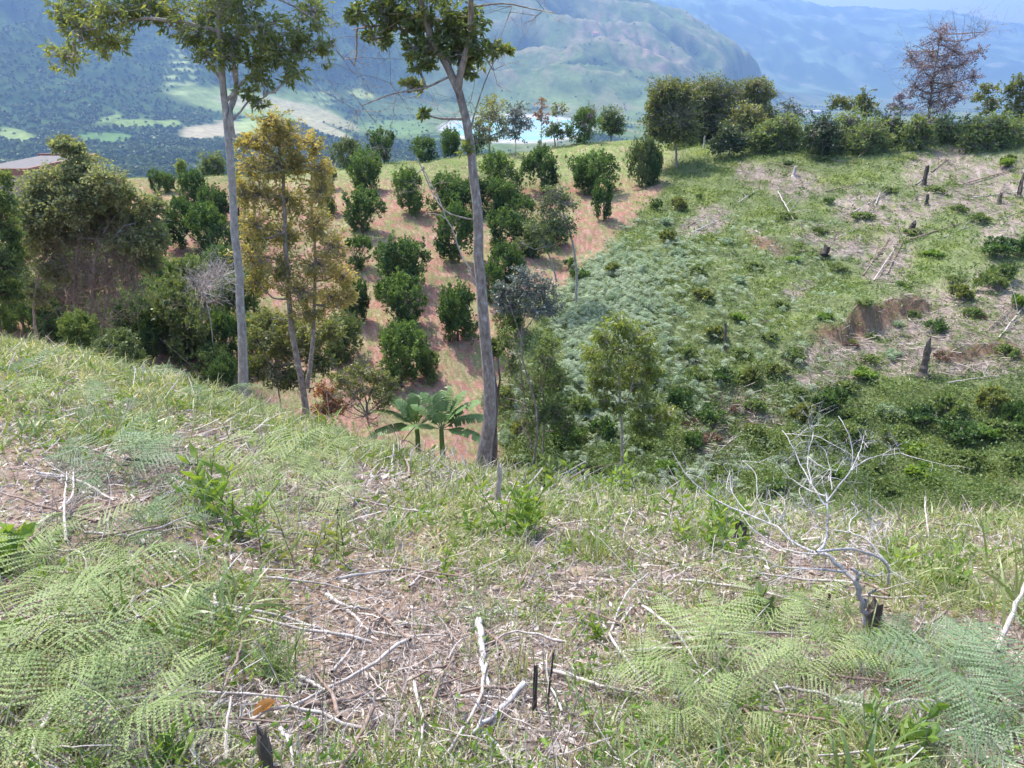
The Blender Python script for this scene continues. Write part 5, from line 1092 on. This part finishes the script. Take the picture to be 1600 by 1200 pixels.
# ---------------------------------------------------------------- ferns, each with its fronds
FR = {}
for kind, mt in (('light', 'fern'), ('blue', 'fern_blue')):
    FR[kind] = []
    for v in range(6):
        V, F, R = frond_geo(np.random.RandomState(300 + v), .56, 15, 1, .40 + .14 * v)
        FR[kind].append(mk('frond', V, F, M[mt], rnd=R, link=False))
FERNS = [ # px, py, size, kind, fronds
 (60,905,1.0,'light',6),(120,870,.9,'light',6),(20,960,1.1,'light',6),(150,935,1.0,'light',6),(70,1010,1.0,'light',6),(190,1000,.9,'light',6),(130,1060,1.0,'light',6),(30,1090,1.0,'light',6),(215,1060,.9,'light',5),(100,1130,.9,'light',5),(190,1160,.8,'light',6),(150,1205,.8,'light',6),(20,1180,.9,'light',5),(250,1185,.7,'light',5),
 (175,725,1.2,'blue',7),(215,765,1.2,'blue',7),(160,760,1.1,'blue',6),(240,725,1.1,'blue',6),(450,725,1.3,'light',7),(495,745,1.2,'light',6),(420,770,1.2,'light',7),(465,790,1.2,'light',7),(400,815,1.1,'light',6),(440,845,1.0,'light',6),(500,800,1.0,'light',5),(380,740,1.1,'light',6),(270,815,.9,'blue',6),(265,850,.8,'blue',5),
 (1060,1040,.85,'light',6),(1110,1080,.9,'light',7),(1040,1100,.8,'light',6),(1080,1140,.85,'light',6),(1150,1050,.8,'light',6),(1180,1020,.8,'light',5),(1290,985,.8,'light',6),(1240,1000,.8,'light',6),(1330,1010,.7,'light',5),(1200,1090,.8,'light',6),(1270,1060,.8,'light',6),(1160,1120,.7,'light',5),(1250,960,.7,'light',5),
 (1450,1030,.9,'blue',6),(1510,1060,1.0,'blue',7),(1560,1040,.9,'blue',6),(1480,1100,.9,'blue',7),(1550,1120,1.0,'blue',7),(1590,1090,.9,'blue',6),(1500,1160,.9,'blue',6),(1570,1185,.9,'blue',6),(1420,1080,.8,'blue',5),(1410,1000,.7,'blue',5),(1600,1150,.8,'blue',6),(1440,1180,.7,'blue',5),
 (30,590,1.3,'blue',6),(230,600,1.3,'blue',6),(270,590,1.2,'blue',6),(330,640,1.3,'blue',6),(410,650,1.1,'light',6),(455,655,1.2,'light',6),(100,640,1.2,'light',6),(160,660,1.2,'blue',6),(560,720,1.1,'light',6),(530,770,1.0,'light',6),(45,860,.8,'light',5),(330,610,1.1,'blue',6)]
rng = np.random.RandomState(71); fi = 0
for i, (px, py, sz, kind, nf) in enumerate(FERNS):
    P = G(px, py); root = empty('fern', P + [0, 0, .02]); az0 = rng.rand() * 6.28
    tag(root, where('yellow-green fern' if kind == 'light' else 'blue-green fern', px, py, 'near'), 'fern', 'ferns on the near slope')
    for k in range(nf):
        o = FR[kind][rng.randint(6)].copy(); SC.collection.objects.link(o); o.parent = root; fi += 1
        o.name = 'frond'; s = sz * rng.uniform(.55, 1.05); o.scale = (s, s, s)
        o.rotation_euler = (rng.uniform(-.45, .45), rng.uniform(-.55, .1), az0 + k * 6.283 / nf + rng.uniform(-.3, .3)); o.location = (rng.uniform(-.06, .06), rng.uniform(-.06, .06), rng.uniform(0, .02))

# ---------------------------------------------------------------- grass clumps and reeds as plants of their own
def clump(name, label, px, py, n, L, W, mat, spread=.03, lean=.5, droop=.7, seed=0, cat='grass clump', fan=None, group='grass clumps on the near slope'):
    rng = np.random.RandomState(seed + 500); P = G(px, py); b = P + np.c_[rng.randn(n, 2) * spread, np.zeros(n)]
    D = rng.randn(n, 3) * [lean, lean, .1] + [0, 0, 1]
    if fan is not None: D += np.array(fan)
    V, F, nv = blades(b, D, L * rng.uniform(.55, 1.1, n), W * rng.uniform(.7, 1.2, n), droop * rng.uniform(.4, 1.4, n), 7, rng=rng)
    o = put(name, V, F, M[mat], P, rnd=np.repeat(np.clip(.45 + .2 * rng.randn(n), 0, 1), nv)); tag(o, label, cat, group)
clump('grass_tussock', 'spiky dark olive grass tussock beside the curled orange leaf', 430, 1055, 190, .26, .005, 'lush', .05, .55, .5, 1)
clump('reed_grass', 'tall broad upright reed blades standing among ferns', 182, 990, 5, .42, .024, 'lush', .02, .15, .2, 2)
clump('reed_grass', 'broad-bladed grass spraying sideways in front of the reeds', 265, 1000, 12, .34, .020, 'lush', .04, .7, .6, 3)
clump('reed_grass', 'large arching grass with long glossy blades beyond the spiky tussock', 345, 985, 20, .42, .018, 'lush', .05, .6, .6, 4)
clump('reed_grass', 'grass with very long blades reaching towards the straw patch', 375, 940, 14, .42, .014, 'lush', .04, .75, .7, 5)
clump('grass_clump', 'fresh upright grass clump at the bottom frame edge left of centre', 615, 1235, 34, .30, .008, 'grass', .05, .4, .4, 6)
clump('grass_clump', 'thin grass clump between the peeled log and the straw', 655, 1130, 34, .22, .006, 'grass', .06, .5, .5, 7)
clump('grass_clump', 'light grass clump behind the burnt stub pair', 800, 1060, 60, .26, .006, 'grass', .06, .35, .5, 8)
clump('grass_clump', 'bushy grass clump uphill of the peeled log', 750, 975, 80, .26, .007, 'lush', .08, .6, .8, 9)
clump('grass_clump', 'tall thin dry-green grass stand beyond the straw middle', 925, 880, 50, .42, .007, 'grass', .08, .25, .4, 10)
clump('grass_clump', 'tall grass stand beside the twig-forked branch', 975, 875, 40, .40, .007, 'grass', .07, .3, .5, 11)
clump('grass_clump', 'fine upright grass stand in front of the bleached shrub twigs', 1110, 950, 60, .30, .006, 'grass', .09, .25, .4, 12)
clump('reed_grass', 'tall pale reed blades bending at the frame edge', 1590, 985, 12, .75, .026, 'grass', .05, .3, .6, 13)
clump('reed_grass', 'long bluish reed blades rising beyond the yellow grass', 1545, 900, 8, .6, .02, 'lush', .05, .5, .6, 14)
clump('reed_grass', 'broad blade cluster at the bottom edge near the blue ferns', 1345, 1230, 14, .4, .018, 'lush', .06, .5, .6, 15)
clump('reed_grass', 'broad blades low in front of the light ferns', 985, 1240, 12, .34, .016, 'lush', .05, .5, .7, 16)
clump('reed_grass', 'single arching blade fan at the bottom frame edge', 1135, 1235, 9, .32, .015, 'lush', .05, .7, .9, 17)
clump('grass_clump', 'thick yellow-green grass bank right of the bleached shrub', 1450, 930, 150, .32, .009, 'grass', .20, .45, .6, 18)
clump('grass_clump', 'yellow-green grass bank reaching the frame edge', 1540, 960, 150, .34, .009, 'grass', .22, .45, .6, 19)
clump('grass_clump', 'lush grass clump in front of the bleached shrub stump', 1400, 1060, 90, .28, .009, 'lush', .15, .45, .6, 20)
clump('grass_clump', 'green grass clump next to the brown trunk foot', 680, 790, 90, .42, .010, 'grass', .15, .4, .6, 21)
clump('grass_clump', 'wide grass clump at the middle of the near slope', 570, 850, 110, .34, .009, 'lush', .18, .5, .7, 22)
clump('grass_clump', 'yellowish grass clump on the slope edge by the pale grey tree', 440, 690, 130, .5, .012, 'grass', .3, .35, .5, 23)
clump('grass_clump', 'dark green blade cluster on the slope edge past the pale grey tree', 510, 700, 110, .5, .018, 'lush', .25, .4, .7, 24)
clump('grass_clump', 'lush grass clump high on the grassy slope, mid-left', 190, 690, 120, .45, .014, 'lush', .25, .5, .8, 25)
clump('grass_clump', 'lush grass clump above the brush heap', 60, 690, 120, .45, .014, 'lush', .25, .5, .8, 26)
clump('grass_clump', 'tuft of yellow grass at the slope edge by the tangled tree', 208, 570, 40, .6, .012, 'grass', .06, .3, .4, 27)
clump('grass_clump', 'grass clump under the right side of the leafy stake weed', 860, 790, 90, .34, .008, 'lush', .14, .45, .7, 28)
clump('grass_clump', 'low grass clump beside the fern in the lower middle', 900, 1120, 80, .18, .008, 'lush', .12, .6, .9, 29)
clump('grass_clump', 'sparse seeding grass stand where the slope drops, near the slender tree', 1060, 850, 60, .35, .007, 'grass', .15, .3, .5, 30)

# ---------------------------------------------------------------- leafy weeds
def weed(label, px, py, hgt, n_stem, L, W, seed, mat='weed', spread=.06, per=9, lean=.35, name='leafy_weed', cat='weed'):
    rng = np.random.RandomState(seed + 700); P = G(px, py); root = empty(name, P); tag(root, label, cat, 'leafy weeds on the near slope'); sa = Acc(); la = Acc()
    for k in range(n_stem):
        b = P + np.r_[rng.randn(2) * spread, -.02]; d = norm(rng.randn(3) * [lean, lean, .1] + [0, 0, 1]); h = hgt * rng.uniform(.6, 1.1); Ln = limb(sa, [b, b + d * h * .5 + rng.randn(3) * .01, b + d * h + rng.randn(3) * .03], .004, .0018, 9, 5, rng)
        for j in range(per):
            s = (j + 1.5) / (per + 1.5); p = Ln[int(s * 8)]; an = j * 2.4 + k; el = .35 + .6 * s
            dd = np.array([[math.cos(an) * math.cos(el), math.sin(an) * math.cos(el), math.sin(el)]]); l = L * (1 - .25 * abs(s - .6)) * rng.uniform(.8, 1.15)
            V, F, nv = leaves(p[None], dd, l, l * W / L, rng, True, .1); n0 = la.n; la.add(V, F[0], float(np.clip(.45 + .35 * s + .12 * rng.randn(), 0, 1))); la.F.setdefault(4, []).append(F[1] + n0)
    sa.put('stems', M['shrub'], P, root, smooth=True); la.put('foliage', M[mat], P, root)
weed('bright lime-green leafy weed right beside the pale cut stake', 802, 835, .55, 16, .12, .04, 1, spread=.12, per=12)
weed('bright leafy sprout with pointed leaves beside the light ferns', 335, 812, .5, 7, .13, .05, 2, spread=.08)
weed('fresh leafy weed between the sprout and the light ferns', 375, 845, .4, 9, .11, .035, 3, spread=.10)
weed('small upright bright weed in the middle of the straw', 702, 905, .22, 3, .07, .03, 4, spread=.02)
weed('lime-green weed at the slope edge, beyond the bleached twigs', 1095, 835, .5, 10, .13, .05, 5, spread=.14)
weed('pale green weed beside the black stump at the slope edge', 1120, 860, .4, 8, .12, .05, 6, spread=.12)
weed('round-leaved weed by the frame edge under the frond heap', 12, 885, .2, 6, .10, .07, 7, spread=.06)
weed('yellow-green weed at the far grassy slope, near the dark bushes', 185, 560, .5, 6, .16, .06, 8, spread=.1)
weed('leafy weed with large leaf in front of the stump hollow', 1190, 975, .2, 4, .13, .06, 9, mat='shrub', spread=.05, per=5)
weed('small weed with large blue-green leaves at the bottom right', 1390, 1165, .20, 6, .085, .038, 10, mat='weed', spread=.07, per=8)
weed('light weed with broad leaf right of the bleached shrub', 1410, 895, .3, 5, .13, .07, 11, spread=.06, per=6)
weed('yellow-green weed rising from the grass bank', 1475, 925, .3, 6, .09, .04, 12, spread=.08)
weed('dense leafy weed in front of the fern group by the straw', 470, 865, .3, 12, .10, .03, 13, mat='grass', spread=.12)
weed('yellow-tipped weed on the slope edge near the dry shrub', 515, 680, .5, 4, .16, .06, 14, spread=.06)
weed('tiny weed at the bottom edge in the lower left ferns', 270, 1200, .12, 4, .07, .035, 15, spread=.03)
weed('feathery upright weed behind the forked twig', 945, 1000, .22, 3, .06, .02, 16, spread=.02, per=14)
weed('weed patch at the slope edge below the slender tree', 940, 775, .5, 10, .13, .05, 17, spread=.2)
weed('green weed at the foot of the curved brown trunk', 845, 765, .5, 8, .14, .06, 18, mat='shrub', spread=.15)
weed('yellow-flowering tall weed in the hollow left of the slender tree', 880, 740, .6, 5, .12, .05, 19, mat='young', spread=.15)
weed('leafy weed in the brush at the slope edge above the banana side', 640, 735, .4, 7, .13, .05, 20, mat='shrub', spread=.14)

# ---------------------------------------------------------------- bleached dead shrub
def dead_shrub():
    Y0 = G(1345, 985)[1]; P = G(1345, 985); root = empty('bleached_shrub', P); tag(root, 'leafless dead shrub with bleached silver forking branches', 'dead shrub')
    a = Acc(); rng = np.random.RandomState(8)
    def br(pts, r0, r1, dy=0.0, n=14): return limb(a, [at(x, y, Y0 + dy * i / max(len(pts) - 1, 1)) for i, (x, y) in enumerate(pts)], r0 * .6, r1 * .6, n, 6, rng, r0 * .25)
    tw = []
    br([(1352,985),(1350,955),(1347,940),(1338,915),(1337,905)], .024, .026)
    br([(1350,950),(1362,925),(1368,922)], .014, .012, -.05)
    br([(1337,908),(1320,893),(1292,868),(1270,862)], .022, .014, .15)
    br([(1337,908),(1343,895),(1330,890)], .018, .014)
    tw.append(br([(1276,862),(1288,850),(1292,830),(1292,795),(1290,770)], .014, .010, .25))
    tw.append(br([(1290,790),(1270,760),(1255,735),(1235,690),(1222,672)], .009, .003, .5))
    tw.append(br([(1291,785),(1310,760),(1330,735),(1332,700),(1320,665),(1310,650)], .009, .003, .3))
    tw.append(br([(1330,735),(1355,718),(1375,712),(1408,708)], .006, .002, .3))
    tw.append(br([(1290,775),(1262,765),(1240,750),(1222,745)], .006, .002, .4))
    tw.append(br([(1268,757),(1262,720),(1270,680),(1268,665)], .006, .002, .4))
    tw.append(br([(1300,765),(1297,735),(1290,705)], .005, .002, .2))
    tw.append(br([(1330,735),(1345,700),(1350,680)], .005, .002, .3))
    tw.append(br([(1320,893),(1290,890),(1260,888),(1240,893),(1215,905)], .010, .003, -.1))
    tw.append(br([(1270,862),(1240,850),(1215,825),(1190,812),(1160,800),(1110,775),(1075,745),(1050,705)], .012, .003, .6))
    tw.append(br([(1280,866),(1240,862),(1200,845),(1170,820),(1150,790)], .009, .003, .5))
    tw.append(br([(1205,820),(1185,780),(1180,740),(1160,720)], .006, .002, .4))
    tw.append(br([(1170,805),(1145,770),(1140,735)], .005, .002, .3))
    tw.append(br([(1260,888),(1220,886),(1180,870),(1150,872),(1125,880)], .006, .002, .1))
    tw.append(br([(1240,852),(1225,820),(1225,780),(1205,765)], .006, .002, .3))
    tw.append(br([(1276,862),(1310,858),(1350,862),(1382,878),(1388,890),(1388,912)], .011, .014, .2))
    tw.append(br([(1386,880),(1370,862),(1350,840),(1328,832),(1328,815),(1340,800),(1330,785)], .009, .004, .4))
    tw.append(br([(1328,832),(1300,828),(1285,835)], .005, .003, .2))
    tw.append(br([(1350,895),(1370,900),(1380,893)], .007, .006, .1))
    tw.append(br([(1350,840),(1370,820),(1395,815)], .004, .002, .2))
    allt = np.concatenate([t[4:] for t in tw])
    b2 = Acc(); bare_twigs(b2, rng, allt, 110, .17, .0022, .25, 3)
    a.put('branches', M['white_wood'], P, root, smooth=True); b2.put('twigs', M['white_wood'], P, root)
dead_shrub()
def sticks():
    # label, image points (with height), radius px, material
    S = [('thick white peeled log lying upright in the straw below the middle', [(749,982,.02),(754,1010),(755,1050),(762,1085)], 6.5, 'white_wood', 0),
     ('forked pale twig curving from the light ferns', [(1000,1070),(975,1035),(955,1005),(962,975),(985,935,.04),(1012,915,.06)], 3.2, 'white_wood', 1),
     ('thin pale twig lying across behind the forked one', [(965,985),(1000,950),(1040,940),(1062,930,.03)], 2.2, 'stick', 1),
     ('long pale branch running into the light ferns', [(865,1058),(900,1068),(950,1085),(1010,1095)], 4, 'stick', 1),
     ('pale branch crossing by the burnt stub pair', [(818,1090,.04),(775,1125),(735,1160)], 5.5, 'white_wood', 2),
     ('dark twig lying along the bottom behind the pale branch', [(770,1166),(820,1170),(885,1165)], 2.2, 'stick_brown', 0),
     ('short pale stick lying at the edge of the straw', [(510,938),(540,955),(575,960)], 4, 'stick', 0),
     ('brown branch below the spiky tussock', [(470,1110),(520,1108),(590,1088)], 6, 'stick_brown', 1),
     ('grey stick slanting down past the spiky tussock', [(470,1068),(500,1085),(530,1105)], 4, 'stick', 1),
     ('forked grey stick above the brown branch', [(520,1060),(545,1030),(555,1010)], 3, 'stick', 1),
     ('weathered stick standing in the straw near the bottom', [(355,1200),(360,1165,.05),(368,1130,.08)], 4, 'stick', 0),
     ('pale stick at the bottom edge by the stump', [(440,1150),(455,1175),(460,1210)], 4, 'white_wood', 1),
     ('thin stick at the bottom edge left of the standing one', [(300,1145),(305,1180),(308,1215)], 4, 'stick', 1),
     ('long branch of the brush heap slanting up to the sapling sprout', [(30,875),(90,845),(150,810),(250,780)], 4.5, 'stick_brown', 2),
     ('second branch parallel to the heap branch', [(35,862),(80,835),(140,790)], 4, 'stick_brown', 2),
     ('stick crossing the brush heap near the frame edge', [(10,843),(40,845),(72,848)], 4, 'stick_brown', 1),
     ('upright twig stuck in the brush heap', [(105,855),(108,820,.08),(115,780,.15)], 3, 'stick', 1),
     ('upper stick of the brush heap', [(60,745),(110,755),(180,790)], 3.5, 'stick', 2),
     ('pale crossing stick in the middle of the brush heap', [(60,830),(110,790),(120,750,.05)], 3.5, 'stick', 2),
     ('dark thin pole lying level between the two fern groups', [(195,724),(260,728),(330,733),(368,725)], 3, 'bark_dark', 0),
     ('stick lying beyond the level dark pole', [(250,790),(290,760),(300,735)], 2.5, 'stick', 1),
     ('short log lying beside the light ferns', [(525,805),(550,790),(560,780)], 6, 'stick_brown', 0),
     ('pale stick left of the leaning seedhead', [(640,925),(660,905),(690,890)], 2.5, 'stick', 0),
     ('horizontal pale stick in the lower right ferns', [(1120,1112),(1200,1117),(1260,1122)], 4, 'white_wood', 0),
     ('thin straight twig slanting across the lower right ferns', [(1205,1090,.05),(1235,1140),(1260,1200)], 2, 'stick', 0),
     ('stick lying in the straw before the bleached shrub', [(1160,925),(1230,940),(1290,945)], 3, 'stick', 1),
     ('log end beside the light ferns in the lower middle', [(1045,1005),(1080,1008),(1110,1010)], 5, 'stick', 0),
     ('pale stick in front of the burnt stub pair', [(720,1098),(780,1100),(815,1108)], 2.5, 'stick', 1),
     ('thin stick left of the peeled log', [(700,1040),(720,1010),(740,1000)], 2.5, 'stick', 0),
     ('grey branch on the slope edge by the pale grey tree', [(265,612),(300,622),(370,618)], 3, 'stick', 3),
     ('dark branch heap piece at the slope edge near the pale grey tree', [(310,640),(340,625,.1),(370,605,.3)], 2.5, 'bark_dark', 3),
     ('fallen branch at the slope edge beside the brown trunk foot', [(600,715),(650,735),(740,745)], 3, 'stick', 4),
     ('curled dry branch on the edge above the wide grass clump', [(640,750),(660,725,.2),(700,735)], 2.5, 'stick_brown', 3),
     ('stick leaning up at the slope edge right of the dry shrub', [(612,735),(616,700,.3)], 2.6, 'stick', 0),
     ('pale stick beyond the leafy stake weed', [(870,750),(910,765),(960,770)], 2.6, 'stick_brown', 2),
     ('stick in the grass before the slender tree', [(1080,895),(1000,870),(985,820,.15)], 1.8, 'stick', 1),
     ('leaning thin stalk rising in the centre of the near slope', [(815,920),(850,880,.15),(895,800,.35)], 1.8, 'stick_brown', 2),
     ('pale twig lying by the tall grass stand', [(1010,800),(1060,815),(1110,835)], 2.2, 'stick', 2),
     ('dry stick on the slope edge right of the black stump', [(1180,850),(1230,870),(1270,880)], 2.5, 'stick', 2),
     ('pale thick stick reaching out at the frame edge grass', [(1555,1025),(1570,995,.1),(1592,950,.25)], 5, 'stick', 0),
     ('twiggy dead branch beyond the bleached shrub fork', [(1400,860),(1440,835,.1),(1500,830)], 2.4, 'stick_brown', 4),
     ('thin bare twig standing beyond the yellow grass bank', [(1452,850),(1450,800,.2),(1447,770,.4)], 2, 'stick', 2),
     ('brown twig beneath the spiky tussock', [(600,960),(570,1000),(520,1020)], 2.2, 'stick_brown', 1)]
    rng = np.random.RandomState(4)
    for i, (lb, pts, r, mt, b) in enumerate(S):
        r = r * (.95 if pts[0][1] > 880 else .85)
        log_('stick', lb, pts, r, M[mt], 'stick', 'sticks and branches lying on the near slope', i, .035, b)
    # unplanned small sticks: build a few kinds and lay copies
    protos = []
    for k in range(4):
        a = Acc(); L = .35 + .12 * k; limb(a, [(0, 0, .01), (L * .5, .04 * rng.randn(), .02), (L, .05 * rng.randn(), .015)], .008, .004, 9, 5, rng, .004)
        if k % 2: limb(a, [(L * .5, 0, .015), (L * .7, .08, .05), (L * .85, .16, .06)], .004, .0015, 6, 4, rng, .003)
        protos.append(a.put('twig', M['stick' if k % 2 else 'stick_brown'], smooth=True))
    kn = 0
    for px, py in [(rng.uniform(20, 1560), rng.uniform(790, 1180)) for _ in range(85)]:
        P = G(px, py); o = protos[kn % 4]
        if kn >= 4: o = o.copy(); SC.collection.objects.link(o)
        s = rng.uniform(.7, 1.2) * (1 + .10 * (P[1] - 2)); o.location = P + [0, 0, .03]; o.rotation_euler = (0, 0, rng.rand() * 6.28)
        # lie along the slope
        an = o.rotation_euler[2]; g = (float(H(P[0] + .2 * math.cos(an), P[1] + .2 * math.sin(an))) - float(H(P[0] - .2 * math.cos(an), P[1] - .2 * math.sin(an)))) / .4
        o.rotation_euler = (0, -math.atan(g), an); o.scale = (s, s, s); tag(o, where('thin twig', px, py, 'near'), 'twig', 'twigs strewn on the near slope'); kn += 1
sticks()
stake('cut_stake', 'pale upright stake with slanted cut top beside the bright leafy weed', 776, 790, 66, 8, M['stick'], 'stake', .08, seed=31)
stake('burnt_stub', 'thicker dark burnt stub standing beside the peeled log', 834, 1112, 84, 7.5, M['char'], 'stub', .03, seed=32)
stake('burnt_stub', 'thinner leaning dark stub next to the thick burnt one', 853, 1104, 100, 3.4, M['char'], 'stub', .10, seed=33)
stake('burnt_stump', 'hollow dark stump at the foot of the bleached shrub', 1362, 985, 40, 26, M['bark_dark'], 'tree stump', .0, seed=34)
stake('burnt_stump', 'low dark rotten stump standing at the bottom frame edge', 418, 1205, 70, 22, M['bark_dark'], 'tree stump', .0, seed=35)
stake('burnt_stump', 'black stump at the slope edge behind the pale green weed', 1155, 852, 30, 22, M['char'], 'tree stump', .0, seed=36)
stake('thin_stub', 'thin dark twig stub behind the light ferns', 1290, 960, 32, 5, M['bark_dark'], 'stub', .05, seed=37)
def curled_leaf():
    P = G(398, 1128); rng = np.random.RandomState(2); n = 12; s = np.linspace(0, 1, n)
    mid = P + np.stack([.075 * s, .02 * s, .01 + .085 * s - .02 * s * s], -1); T = norm(np.gradient(mid, axis=0)); S = norm(np.cross(T, [0, 1, .3])); N = np.cross(S, T)
    wv = .024 * np.sin(np.pi * np.clip(s * .95 + .04, 0, 1))**.7; V = []
    for j in range(n):
        for u in (-1, -.5, 0, .5, 1): V.append(mid[j] + S[j] * u * wv[j] + N[j] * abs(u)**1.3 * wv[j] * .9)
    F = np.array([[j * 5 + k, j * 5 + k + 1, (j + 1) * 5 + k + 1, (j + 1) * 5 + k] for j in range(n - 1) for k in range(4)])
    m = leafmat('curled_orange_leaf', [(.45, .20, .06), (.60, .30, .10)], .4, .08)
    o = put('curled_leaf', np.array(V), F, m, P, rnd=np.full(len(V), .5), smooth=True); tag(o, 'large curled orange-brown dead leaf standing on the straw', 'dead leaf')
curled_leaf()
# ---------------------------------------------------------------- haze
def build_haze():
    L = 13500; z0, z1 = -700, 1500
    V = np.array([[x, y, z] for x in (-L, L) for y in (-L, L) for z in (z0, z1)], float)
    F = np.array([[0, 1, 3, 2], [4, 6, 7, 5], [0, 4, 5, 1], [2, 3, 7, 6], [0, 2, 6, 4], [1, 5, 7, 3]])
    m, t, out = newmat('air_haze'); v = t.nodes.new('ShaderNodeVolumePrincipled')
    v.inputs['Color'].default_value = HAZE_COL; v.inputs['Density'].default_value = HAZE_D; v.inputs['Anisotropy'].default_value = .2
    t.links.new(v.outputs[0], out.inputs['Volume'])
    o = mk('haze', V, F, m); tag(o, 'bluish haze filling the valley air', kind='stuff')
HAZE_COL = (.32, .53, 1.0, 1); HAZE_D = 1.6e-4
build_haze()
